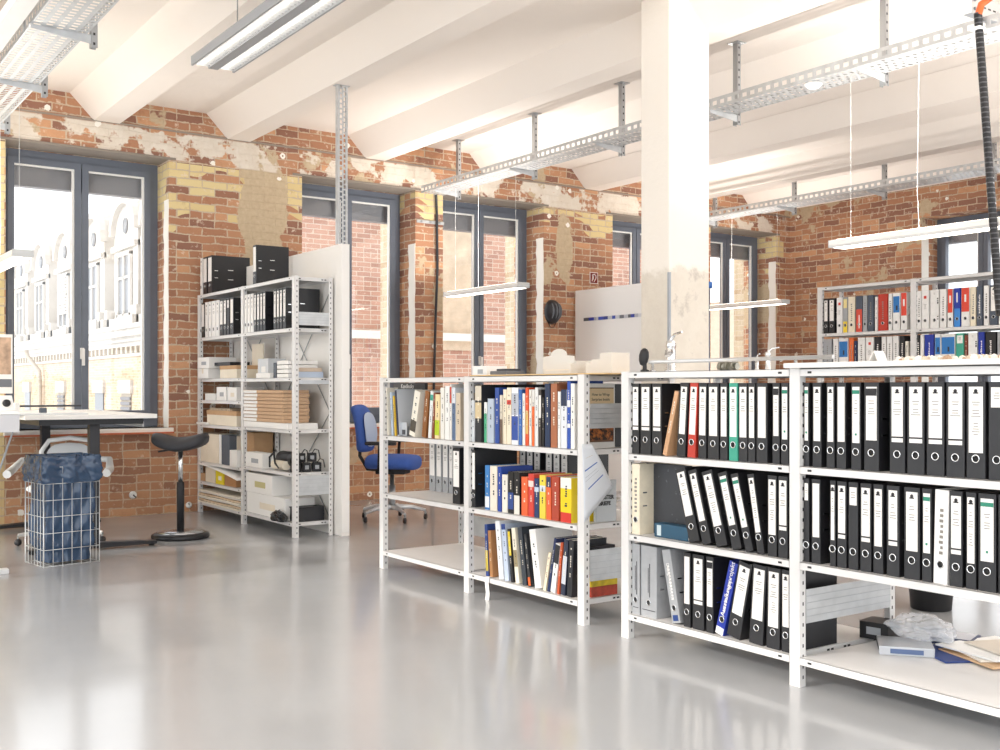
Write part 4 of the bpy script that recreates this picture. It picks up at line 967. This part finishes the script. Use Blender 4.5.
# ------------------------------------------------------------------ cable trays
def tray_mesh(L, w, h=.07):
    mb = MB(); t = .002
    for x in (0, w-t):
        mb.box(x, x+t, 0, L, 0, .018, GALV); mb.box(x, x+t, 0, L, h-.022, h, GALV)
        n = int(L/.07)
        for k in range(n): mb.box(x, x+t, k*.07, k*.07+.03, .018, h-.022, GALV)
    for x in (0, w-.012): mb.box(x, x+.012, 0, L, h, h+t, GALV)
    lanes = 5; lw = w/lanes
    for j in range(lanes+1):
        c = j*lw; mb.box(max(0, c-.012), min(w, c+.012), 0, L, -t, 0, GALV)
    n = int(L/.05)
    for k in range(n):
        for j in range(lanes):
            o = .02 if j % 2 else 0
            mb.box(j*lw+.012, (j+1)*lw-.012, k*.05+o, k*.05+o+.022, -t, 0, GALV)
    return mb
def hang(r, x, y, z, top, side=1, w=.26, short=False):
    """an upright with arm; x,y,z relative to the tray root (bottom corner of the tray)"""
    mb = MB(); px_ = w+.02 if side > 0 else -.06
    zt = top if not short else .07
    mb.box(px_, px_+.003, y-.02, y+.02, -.075, zt, STEEL); mb.box(px_, px_+.035, y-.022, y-.019, -.075, zt, STEEL); mb.box(px_, px_+.035, y+.019, y+.022, -.075, zt, STEEL)
    if not short: mb.box(px_-.03, px_+.065, y-.05, y+.05, zt-.005, zt-.0006, STEEL)
    for k in range(2 if short else int((zt+.07)/.05)):
        mb.box(px_+.010, px_+.022, y-.0226, y-.0215, -.06+k*.055, -.045+k*.055, DARK)
    mb.build('hanger', r)
    MB().prism([(-.0, -.006), (w+.02, -.006), (w+.02, -.055), (-.0, -.025)], y-.017, y-.014, 'y', GALV).box(-.01, w+.02, y-.02, y+.02, -.0055, -.0028, GALV).build('bracket_arm', r)
def tray(label, X, y0, y1, w, hs, z=3.155, tops=None, short=False, side=1):
    r = empty('cable_tray', label, 'cable tray', (X, y0, z), group='perforated steel cable trays under the ceiling')
    tray_mesh(y1-y0, w).build('tray', r)
    for i, y in enumerate(hs): hang(r, X, y-y0, z, (tops[i] if tops else CEIL)-z, side, w, short)
    return r
tray('long perforated cable tray running past the column to the window pier', 5.67, -.5, 9.45, .26, [9.2, 7.9, 6.69, 5.42, 4.17, 2.9, 1.65, .4])
tray('wide perforated cable tray above the desk, nearest the camera', 1.27, 2.5, 9.55, .3, [8.8, 7.55, 6.31, 5.05, 3.8], short=True)
r = bpy.data.objects['cable_tray.001']
for y in (8.82, 7.57, 6.33, 5.07, 3.82): MB().box(-.03, -.026, y-2.52, y-2.48, -.05, CEIL-3.155-.0006, STEEL).build('hanger', r)
MB().box(-.14, -.04, 0, 7.0, -.002, .06, WH).build('cable_duct', r, label='white closed cable duct beside the tray')
tray('farthest perforated cable tray along the end wall side', 9.42, 1.0, 9.5, .28, [9.2, 7.98, 6.8, 5.6, 4.4, 3.2], z=3.19, tops=[3.69]*6)
r = empty('mounting_channel', 'short perforated steel channel fixed across the tray at the ceiling', 'channel', (6.12, 3.66, 3.44))
MB().box(0, .9, 0, .003, 0, .12, STEEL).box(0, .9, .003, .06, 0, .003, STEEL).box(0, .9, .003, .06, .117, .12, STEEL).build('channel', r)
for k, (x, z) in enumerate(((.02, .03), (.02, .085))): MB().lathe([(.011, 0), (.011, .006), (0, .007)], mat('6b6e72', .4, .6), 12, M=MX((1, 0, 0), (0, 0, 1), (x+.01, -.0, z))).build('bolt', r)
mb = MB()
for k in range(14): mb.box(.07+k*.055, .1+k*.055, -.0008, .0, .052, .062, DARK)
mb.build('slot', r)
for z in (.12,):
    MB().box(.1, .12, .0, .04, .12, CEIL-3.44-.0006, STEEL).box(.7, .72, .0, .04, .12, CEIL-3.44-.0006, STEEL).build('drop_rod', r)
# ------------------------------------------------------------------ luminaires
glow = emit('fff6e8', 4.0); LB = mat('c9cac9', .4); LW = mat('f4f3f0', .4)
def pendant(X, y0, y1, z, label, ztop=3.15, w=.14):
    r = empty('pendant_lamp', label, 'lamp', (X, y0, z), group='slim white pendant lamps')
    L = y1-y0
    MB().prism([(-w/2, .016), (-w/2+.01, .05), (w/2-.01, .05), (w/2, .016), (w/2-.01, 0), (-w/2+.01, 0)], 0, L, 'y', LW).build('housing', r)
    MB().box(-w/2+.014, w/2-.014, .03, L-.03, -.0015, .0, glow).build('diffuser', r)
    for y in (0, L): MB().box(-w/2+.002, w/2-.002, y-.004 if y == 0 else y, y if y == 0 else y+.004, .002, .049, LB).build('end_cap', r)
    for y in (.12, L-.12): MB().tube([(0, y, .05), (0, y, ztop-z)], .0014, mat('dcdcd8', .5), 5).build('suspension_wire', r)
    MB().tube([(0, L/2+.1, .05), (.01, L/2+.12, .3), (0, L/2+.1, ztop-z)], .002, WH, 6).build('power_cord', r)
    MB().box(-w/2+.016, w/2-.016, .05, L-.05, .0502, .052, glow).build('added_glow_top', r)  # glowing top added to the lamp to light the ceiling
    li = bpy.data.lights.new('added_uplight', 'AREA'); li.shape = 'RECTANGLE'; li.size = .07; li.size_y = L-.1; li.energy = UP; li.color = (1, .965, .92); li.spread = math.radians(170)  # upward light added to brighten the ceiling
    lo = bpy.data.objects.new('uplight', li); C.objects.link(lo); lo.parent = r; lo.location = (0, L/2, .056); lo.rotation_euler = (PI, 0, 0)
    return r
UP = 24
for X, y in ((1.5, .1), (1.5, -1.6), (5.8, .9), (5.8, -1.0), (9.55, 2.6), (-2.2, .5), (-2.2, 3.0), (-2.2, 5.5)):  # extra pendants out of view, added to brighten the room
    UP = 12 if X == 1.5 else 28
    pendant(X, y, y+1.35, 2.06, 'added pendant lamp hanging out of view to brighten the room')
UP = 18
pendant(5.8, 7.85, 9.12, 2.06, 'slim white pendant lamp before the third window')
pendant(9.55, 7.95, 9.35, 2.09, 'slim white pendant lamp between the column and the room corner', 3.18)
pendant(5.8, 3.0, 4.42, 2.05, 'slim white pendant lamp above the rear rack, nearest the camera')
UP = 8
pendant(1.5, 7.68, 9.1, 2.02, 'slim white pendant lamp above the drawing desk')
r = empty('junction_box', 'white conical junction cap under the long tray near the cable chain', 'junction box', (5.74, 4.55, 3.15)); MB().lathe([(.0, -.035), (.03, -.034), (.055, -.012), (.06, -.003), (0, -.003)], LW, 20).build('cap', r); MB().lathe([(.062, -.004), (.062, -.0025), (0, -.0025)], LB, 20).build('flange', r)
# ceiling twin-tube fitting
r = empty('ceiling_lamp', 'grey twin-tube ceiling lamp hanging by the first beam', 'lamp', (2.17, 4.4, 3.08))
w_, L = .27, 2.1
MB().prism([(0, .0), (0, .055), (w_, .055), (w_, 0), (w_-.012, 0), (w_-.012, .04), (.165, .04), (.165, .0), (.105, .0), (.105, .04), (.012, .04), (.012, 0)], -.2, L-.2, 'y', mat('a5a6a8', .45)).build('housing', r)
for x in (.0585, .2085):
    MB().tube([(x, -.18, .022), (x, L-.23, .022)], .013, emit('fff8ee', 1.6), 10).build('tube', r)
    mb = MB()
    for k in range(52): mb.box(x-.04, x+.04, -.17+k*.04, -.168+k*.04, .002, .038, mat('e9e9e8', .25, .3))
    mb.build('louvre', r)
for y in (.1, L-.6): MB().tube([(w_/2, y, .055), (w_/2, y, CEIL-3.08)], .004, STEEL, 6).build('suspension_wire', r)
# ------------------------------------------------------------------ cables
pts = []
for k in range(15):
    t = k/14; px = 978+22*t; X = 5.643; a_, b_ = ray(px)
    pts.append((X, Yp(px, X)+0, 3.24-1.7*t))
r = empty('cable_chain', 'black segmented cable chain dropping from the tray with orange end', 'cable', (0, 0, 0))
MB().tube([pts[0]]+pts[1:], .022, BLK, 10).build('sleeve', r)
mb = MB()
for k in range(60):
    t = k/60; px = 978+22*t; p = Vector((5.643, Yp(px, 5.643), 3.24-1.7*t)); mb.lathe([(0, 0), (.0226, 0), (.0226, .007), (0, .007)], mat('55565a', .4), 12, p)
mb.build('segment_ring', r)
p = Vector(pts[0]); MB().tube([p+Vector((0, 0, -.01)), p+Vector((0, -.02, .05)), p+Vector((.03, -.07, .09)), p+Vector((.08, -.13, .09)), p+Vector((.11, -.18, .05))], .02, mat('e0622c', .5), 10).build('orange_sleeve', r, label='orange sleeve')
MB().box(p.x-.035, p.x+.035, p.y-.03, p.y+.03, p.z-.09, p.z-.075, WH).build('cable_tie', r)
X_ = Xp(436.5, 9.6)
o = MB().tube([(X_, 9.61, 3.2), (X_+.01, 9.61, 3.0), (X_+.012, 9.6, 2.4), (X_-.01, 9.6, 1.9), (X_-.02, 9.61, 1.4), (X_-.03, 9.62, .8), (X_-.03, 9.62, .02)], .014, mat('2c2e33', .5), 8).build('cable'); tag(o, 'black cable running down the narrow pier between two windows', 'cable')
r = empty('cable_clip', 'galvanised bracket strip across the narrow pier below the beam', 'bracket', (5.73, 9.63, 2.88)); MB().box(0, .33, 0, .015, 0, .03, GALV).build('strip', r)
for k in range(3): MB().lathe([(.012, 0), (.012, .008), (0, .009)], STEEL, 10, M=MX((1, 0, 0), (0, 0, 1), (.05+k*.11, -.001, .015))).build('bolt', r)
# ------------------------------------------------------------------ wall things
x = Xp(556.5, 9.55); z = Zp(311, x, 9.55)
r = empty('bicycle_helmet', 'black vented bicycle helmet hanging on the brick pier', 'helmet', (x, 9.645, z))
mb = MB(); rings = []
for j in range(9):
    t = j/8; rr_ = math.sqrt(max(0, 1-t*t)) if t < 1 else .02
    rings.append([(.105*rr_*math.cos(q), -.13*t-.002, .135*rr_*math.sin(q)*(1 if math.sin(q) > 0 else 1.1)) for q in [2*PI*k/28 for k in range(28)]])
mb.loft(rings[:8]+[[(p[0]*.3, -.132, p[2]*.3) for p in rings[0]]], mat('2b2c31', .3)).build('shell', r)
for s_ in (-.055, -.018, .018, .055):
    mb = MB(); mb.tube([(s_, -.13*math.sqrt(max(0, 1-(s_/.105)**2-(zv/.14)**2))-.004, zv) for zv in [v*.012 for v in range(-7, 8)]], [.004+.006*math.sin(PI*k/14) for k in range(15)], mat('707379', .3), 6).build('vent_rib', r)
MB().tube([(-.08, -.01, -.09), (-.03, -.02, -.18), (.02, -.02, -.18), (.08, -.01, -.09)], .004, BLK, 6).build('chin_strap', r)
x = Xp(594, 9.64); z = Zp(278, x, 9.64)
r = empty('fire_sign', 'small red hose reel sign on the brick pier above the whiteboard', 'sign', (x, 9.645, z)); MB().box(-.055, .055, -.004, 0, -.06, .06, mat('7c1f14', .5)).box(-.062, .062, -.003, 0, -.067, .067, WHT).build('plate', r)
MB().tube([(-.03, -.005, -.04), (-.02, -.005, .01), (-.025, -.005, .035), (.0, -.005, .045), (.028, -.005, .03), (.03, -.005, .0), (.0, -.005, -.045)], .005, WHT, 6).tube([(-.01, -.005, -.02), (-.005, -.005, .03)], .004, WHT, 6).build('hose_symbol', r)
for k, (px, py, Y) in enumerate(((133, 495, 9.64),)):
    x = Xp(px, Y); z = Zp(py, x, Y); r = empty('wall_socket', 'old round white cable outlet low on the brick below the window', 'outlet', (x, 9.645, z))
    MB().lathe([(0, 0), (.035, 0), (.03, .012), (.012, .014), (.01, .006), (0, .006)], WHT, 16, M=MX((1, 0, 0), (0, 0, 1), (0, 0, 0))).build('plate', r); MB().tube([(0, -.01, 0), (.02, -.03, -.02)], .005, DARK, 6).build('wire', r)
x = Xp(189, 9.64); z = Zp(505, x, 9.64); r = empty('wall_socket', 'small white cable outlet low on the pier beside the stool', 'outlet', (x, 9.645, z)); MB().lathe([(0, 0), (.03, 0), (.026, .012), (0, .014)], WHT, 16, M=MX((1, 0, 0), (0, 0, 1), (0, 0, 0))).build('plate', r)
MB().tube([(0, -.012, 0), (-.01, -.03, .02)], .004, DARK, 6).build('wire', r)

# ------------------------------------------------------------------ drawing desk by the window
r = empty('desk', 'white height-adjustable desk with black T-legs under the window', 'desk', (0, 0, 0))
MB().box(1.5, 2.38, 7.62, 9.56, .925, .955, WHT, bev=.003).build('tabletop', r)
MB().box(1.6, 2.3, 7.68, 9.5, .885, .9245, mat('222226', .45)).build('under_frame', r)
for y in (7.79, 9.3):
    MB().box(1.95, 2.02, y-.035, y+.035, .03, .884, mat('2b2b30', .4), bev=.006).build('column_leg', r)
    MB().prism([(1.55, .012), (1.55, .03), (1.9, .05), (2.05, .05), (2.42, .032), (2.42, .012)], y-.04, y+.04, 'y', mat('1e1e22', .4)).build('foot', r)
    for x in (1.58, 2.39): MB().lathe([(.02, 0), (.02, .012), (0, .012)], DARK, 12, (x, y, 0)).build('levelling_foot', r)
MB().box(2.3, 2.31, 7.7, 9.5, .86, .9, mat('c8cacd', .5)).build('cable_channel', r)
r = empty('paper_trimmer', 'rotary paper trimmer with white head and black cutting bar on desk', 'trimmer', (1.62, 7.75, .9555))
MB().box(-.15, .3, -.08, .14, 0, .012, mat('d5d7d8', .4)).build('base', r)
MB().box(-.14, .27, -.008, .012, .055, .068, mat('3a3c40', .4)).build('cutting_bar', r)
MB().box(-.16, -.13, -.02, .03, .0, .085, WHT, bev=.003).build('bar_support', r)
MB().box(.0, .04, -.03, .03, .015, .05, SLT, bev=.004).build('sliding_carriage', r)
# second desk at the frame edge, with grey apron
r = empty('desk', 'pale grey workbench at the picture edge before the window desk', 'desk', (0, 0, 0))
yb = 6.75
xr = Xp(20, yb)
MB().box(xr-1.4, xr, yb, yb+.9, .985, 1.005, WHT, bev=.003).build('tabletop', r)
MB().box(xr-1.36, xr-.002, yb+.004, yb+.88, .88, .984, mat('c9c9cc', .5)).build('apron', r)
for y in (yb+.35, yb+.8): 
    MB().box(xr-.62, xr-.55, y-.03, y+.03, .03, .88, mat('d4d5d6', .4)).build('leg', r); MB().box(xr-.95, xr+.0, y-.035, y+.035, .0, .03, mat('d4d5d6', .4), bev=.005).build('foot', r)
MB().tube([(xr-.02, yb+.1, .88), (xr-.14, yb+.2, .45), (xr-.2, yb+.25, .032)], .006, GRY, 6).build('cable', r)
r = empty('tape_dispenser', 'white device with black knob on the workbench', 'device', (xr-.06, yb+.12, 1.0055))
MB().prism([(-.06, 0), (-.03, .09), (.03, .09), (.05, .0)], -.04, .04, 'y', WHT).build('body', r); MB().lathe([(.022, 0), (.022, .015), (.01, .02), (0, .02)], BLK, 16, M=MX((1, 0, 0), (0, 0, 1), (0, -.04, .045))).build('knob', r)
r = empty('framed_print', 'small framed print with dark foot standing on the workbench', 'picture', (Xp(4, 7.2), 7.2, 1.0055))
MB().box(-.12, -.1, .02, .04, .01, .2, GRY).build('stand_pole', r)
MB().box(-.2, .05, 0, .02, .1, .47, mat('f0ece6', .5), bev=.002).build('frame', r); MB().box(-.19, .04, -.001, 0, .22, .45, mat('c9a88c', .6, noise=.4, nscale=20)).build('print', r); MB().box(-.19, .045, -.001, 0, .14, .19, mat('6b6e74', .5)).build('caption_band', r)
MB().box(-.16, .0, .0, .09, 0, .01, GRY).build('stand_foot', r)
# ------------------------------------------------------------------ saddle stool
a_, b_ = ray(180.5); dd = 8.1
r = empty('saddle_stool', 'black saddle stool on a round base beside the tall rack', 'stool', (a_*dd, b_*dd, 0), -.62)
MB().lathe([(.0, .0), (.2, 0), (.215, .008), (.213, .03), (.19, .042), (.06, .05), (0, .052)], mat('1e1e21', .35), 48).build('base', r)
MB().lathe([(.175, .044), (.178, .046), (.06, .054), (0, .055)], mat('bfc1c4', .25, .8), 40).build('base_plate', r)
MB().lathe([(.028, .05), (.028, .42), (.025, .425), (0, .425)], BLK, 20).build('lower_tube', r); MB().lathe([(.018, .42), (.018, .68), (0, .68)], CHROME, 18).build('gas_lift', r)
mb = MB(); nx, ny = 18, 12; top = []; 
def sad(u, v, side):
    x = .218*math.sin(u*PI/2) if False else .215*u; y = .15*v*(1-.25*abs(u)**3)
    z = .045*abs(u)**2.2*1.35-.03*v*v
    return (x, y, (.735+z) if side > 0 else (.69+z*.75-.0*abs(v)))
rings = []
for i in range(nx+1):
    u = -1+2*i/nx; e = math.sqrt(max(0.02, 1-abs(u)**8)); ring = []
    for k in range(24):
        q = 2*PI*k/24; cv, sv = math.cos(q), math.sin(q); cv = math.copysign(abs(cv)**.7, cv); sv = math.copysign(abs(sv)**.8, sv)
        ring.append((.215*u, .15*cv*e*(1-.2*abs(u)**2), .715+.052*abs(u)**1.8+.052*sv*e-.025*cv*cv*(1-abs(u))))
    rings.append(ring)
mb.loft(rings, mat('34353a', .55, bump=.1, nscale=60)).build('seat', r)
MB().box(-.07, .07, -.06, .06, .665, .69, DARK, bev=.005).build('seat_plate', r); MB().tube([(-.05, 0, .672), (-.13, 0, .662), (-.17, 0, .655)], .007, DARK, 8).build('height_lever', r)
# ------------------------------------------------------------------ wire bin with blue bag
r = empty('waste_bin', 'white wire waste bin lined with a dark blue plastic bag', 'bin', (1.522, 7.171, 0), .15)
W_, D_, H_ = .36, .31, .64
wire = mat('dfe2e4', .3, .5); mb = MB()
for z in [.004+k*.105 for k in range(7)]: mb.tube([(0, 0, z), (W_, 0, z), (W_, D_, z), (0, D_, z)], .0021, wire, 6, closed=True)
for k in range(6): 
    for y in (0, D_): mb.tube([(k*W_/6+.0, y, 0), (k*W_/6, y, H_)], .0021 if k else .004, wire, 6)
    for x in (0, W_): mb.tube([(x, k*D_/6, 0), (x, k*D_/6, H_)], .0021, wire, 6)
mb.tube([(W_, D_, 0), (W_, D_, H_)], .004, wire, 6)
for k in range(1, 6): mb.tube([(k*W_/6, 0, .004), (k*W_/6, D_, .004)], .0021, wire, 6)
mb.build('wire_basket', r)
from mathutils import noise as nz
m, nt, b = newmat('bag_film'); b.inputs['Base Color'].default_value = lin('2f4866'); b.inputs['Roughness'].default_value = .22; b.inputs['Specular IOR Level'].default_value = .7
bagm = m
def bag_ring(z, off, crump, seed, n=128):
    out = []
    for k in range(n):
        q = 4*k/n; s_, t = int(q), q-int(q)
        x, y = ((t, 0), (1, t), (1-t, 1), (0, 1-t))[s_]
        px_, py_ = x*W_, y*D_
        v = Vector((px_-W_/2, py_-D_/2, 0)); nn = v.normalized()
        c_ = nz.noise(Vector((px_*14+seed, py_*14, z*9)))*crump+(.3-abs(nz.noise(Vector((px_*26+z*12, py_*26+seed, z*22-px_*9)))))*crump*.9-abs(nz.noise(Vector((px_*50-z*20, py_*50, z*44))))*crump*.35
        v = v*(1+off/.16)+nn*c_; out.append((v.x+W_/2, v.y+D_/2, z))
    return out
mb = MB(); rings = []
for k in range(34):
    z = .02+.62*k/33; rings.append(bag_ring(z, -.022-(.02 if z < .1 else 0), .022, 1))
mb.loft(rings, bagm, cap=False)
mb.loft([bag_ring(.02, -.045, .01, 1), bag_ring(.018, -.1, .01, 1)], bagm, cap=True).build('bag_body', r)
mb = MB(); rings = []
for k in range(20):
    t = k/19; z = .705-.175*t; rings.append(bag_ring(z, .0+.011*math.sin(t*PI)+.006*t, .026, 4))
rings = [bag_ring(.64, -.012, .008, 4), bag_ring(.69, -.006, .01, 4)]+rings
rings = [[(p[0], p[1], p[2]+(.012*nz.noise(Vector((p[0]*9, p[1]*9, 3))) if i > 2 else 0)) for p in rg] for i, rg in enumerate(rings)]
mb.loft(rings, bagm, cap=False).build('bag_cuff', r)
# ------------------------------------------------------------------ chairs
def caster(r, x, y, m=None, up=0):
    MB().lathe([(.0, -.011), (.024, -.011), (.026, 0), (.024, .011), (0, .011)], BLK, 16, M=MX((0, 1, 0), (0, 0, 1), (x, y, .026))).build('caster', r)
    MB().tube([(x, y, .028), (x, y, .075)], .008, STEEL, 8).build('caster_stem', r)
def pad(pts_w, name, r, m, th=.05, sub=2):
    """soft slab given as rings of (centre, half width vector, normal)"""
    rings = []
    for c, hw, nn in pts_w:
        c, hw, nn = Vector(c), Vector(hw), Vector(nn)*th/2
        rings.append([c-hw-nn*.6, c-hw*.5-nn, c+hw*.5-nn, c+hw-nn*.6, c+hw+nn*.6, c+hw*.5+nn, c-hw*.5+nn, c-hw+nn*.6])
    return MB().loft(rings, m).build(name, r, subsurf=sub)
BF = mat('3d5fae', .8, noise=.06, nscale=60); LG = mat('b9c8e0', .8)
a_, b_ = ray(392); dd = 9.2
r = empty('office_chair', 'blue upholstered office chair on a silver base by the window', 'chair', (a_*dd, b_*dd, 0), -.8)   # sits facing local +x
for k in range(5):
    q = 2*PI*k/5+.35; x, y = .29*math.cos(q), .29*math.sin(q)
    MB().tube([(.03*math.cos(q), .03*math.sin(q), .115), (x*.6, y*.6, .11), (x, y, .08)], [.024, .018, .013], mat('d9dbde', .3, .5), 8).build('base_arm', r); caster(r, x, y)
MB().lathe([(.03, .09), (.03, .3), (.018, .3), (.018, .44), (0, .44)], STEEL, 16).build('gas_lift', r)
MB().box(-.12, .14, -.1, .1, .40, .47, BLK, bev=.01).build('mechanism', r)
pad([((-.2, 0, .50), (0, .19, 0), (0, 0, 1)), ((-.17, 0, .505), (0, .23, 0), (0, 0, 1)), ((0, 0, .505), (0, .245, 0), (0, 0, 1)), ((.17, 0, .505), (0, .24, 0), (0, 0, 1)), ((.24, 0, .49), (0, .2, 0), (0, 0, 1))], 'seat', r, BF, .13)
pad([((-.24, 0, .58), (0, .16, 0), (1, 0, 0)), ((-.235, 0, .64), (0, .2, 0), (1, 0, 0)), ((-.235, 0, .78), (0, .215, 0), (1, 0, 0)), ((-.27, 0, .92), (0, .2, 0), (1, 0, .1)), ((-.32, 0, 1.0), (0, .15, 0), (1, 0, .3))], 'backrest', r, BF, .1)
pad([((-.185, 0, .62), (0, .15, 0), (1, 0, 0)), ((-.18, 0, .78), (0, .18, 0), (1, 0, 0)), ((-.22, 0, .94), (0, .15, 0), (1, 0, .1))], 'back_panel', r, LG, .02)
MB().tube([(-.05, 0, .43), (-.22, 0, .44), (-.29, 0, .55), (-.285, 0, .75)], [.02, .02, .016, .014], BLK, 8).build('back_stem', r)
for s_ in (-1, 1): MB().tube([(-.05, s_*.18, .45), (-.03, s_*.29, .46), (-.02, s_*.3, .66)], .014, BLK, 8).box(-.14, .12, s_*.3-.035, s_*.3+.035, .66, .69, BLK, bev=.01).build('armrest', r)
# low black drawer unit silhouette behind the blue chair
SH = mat('f1f1f0', .4)
a_, b_ = ray(62); dd = 7.85
r = empty('office_chair', 'white plastic shell chair tucked behind the blue-bagged bin', 'chair', (a_*dd, b_*dd, 0), -2.0)
for k in range(5):
    q = 2*PI*k/5+.1; x, y = .3*math.cos(q), .3*math.sin(q)
    MB().tube([(.03*math.cos(q), .03*math.sin(q), .1), (x, y, .075)], [.022, .014], SH, 8).build('base_arm', r); caster(r, x, y)
MB().lathe([(.03, .09), (.03, .28), (.018, .28), (.018, .4), (0, .4)], STEEL, 16).build('gas_lift', r)
pad([((-.2, 0, .43), (0, .18, 0), (0, 0, 1)), ((0, 0, .42), (0, .22, 0), (0, 0, 1)), ((.2, 0, .42), (0, .22, 0), (0, 0, 1)), ((.25, 0, .40), (0, .18, 0), (0, 0, 1))], 'seat', r, SH, .06)
MB().tube([(-.23, -.19, .5), (-.25, -.2, .66), (-.27, -.15, .74), (-.28, 0, .76), (-.27, .15, .74), (-.25, .2, .66), (-.23, .19, .5), (-.2, 0, .46)], .018, SH, 10, closed=True).build('back_frame', r)
MB().lathe([(0, .1), (.09, .1), (.1, .13), (.05, .17), (.03, .2), (0, .2)], SH, 20).build('hub_cover', r)
pad([((-.24, 0, .5), (0, .17, 0), (1, 0, 0)), ((-.25, 0, .62), (0, .18, 0), (1, 0, 0)), ((-.27, 0, .73), (0, .14, 0), (1, 0, 0))], 'back_mesh', r, mat('d9dadb', .7), .012)
for s_ in (-1, 1):
    MB().tube([(-.22, s_*.2, .6), (-.14, s_*.31, .6), (.02, s_*.34, .54), (.16, s_*.34, .52)], [.02, .024, .03, .03], SH, 10).build('armrest', r)
# ------------------------------------------------------------------ things past the rear rack: small table edge for the chair zone
# ------------------------------------------------------------------ light, world, camera
w = bpy.data.worlds.new('sky'); bpy.context.scene.world = w; w.use_nodes = True
bg = w.node_tree.nodes['Background']; bg.inputs['Color'].default_value = (.93, .965, 1, 1); bg.inputs['Strength'].default_value = 1.35
sun = bpy.data.lights.new('sun', 'SUN'); sun.energy = 1.2; sun.angle = math.radians(3); sun.color = (1, .95, .88)
so = bpy.data.objects.new('sun', sun); C.objects.link(so)
d = Vector((.9, -.22, -.5)); so.rotation_euler = d.to_track_quat('-Z', 'Y').to_euler()
cam = bpy.data.cameras.new('camera'); co = bpy.data.objects.new('camera', cam); C.objects.link(co)
co.location = (0, 0, CH); co.rotation_euler = (PI/2, 0, -math.radians(35.2)); cam.lens = 36*F/1000; cam.sensor_width = 36; cam.shift_y = (HZ-375)/1000
cam.clip_end = 200; bpy.context.scene.camera = co
sc = bpy.context.scene
sc.view_settings.view_transform = 'Standard'; sc.view_settings.look = 'None'; sc.view_settings.gamma = 1; sc.view_settings.exposure = .85
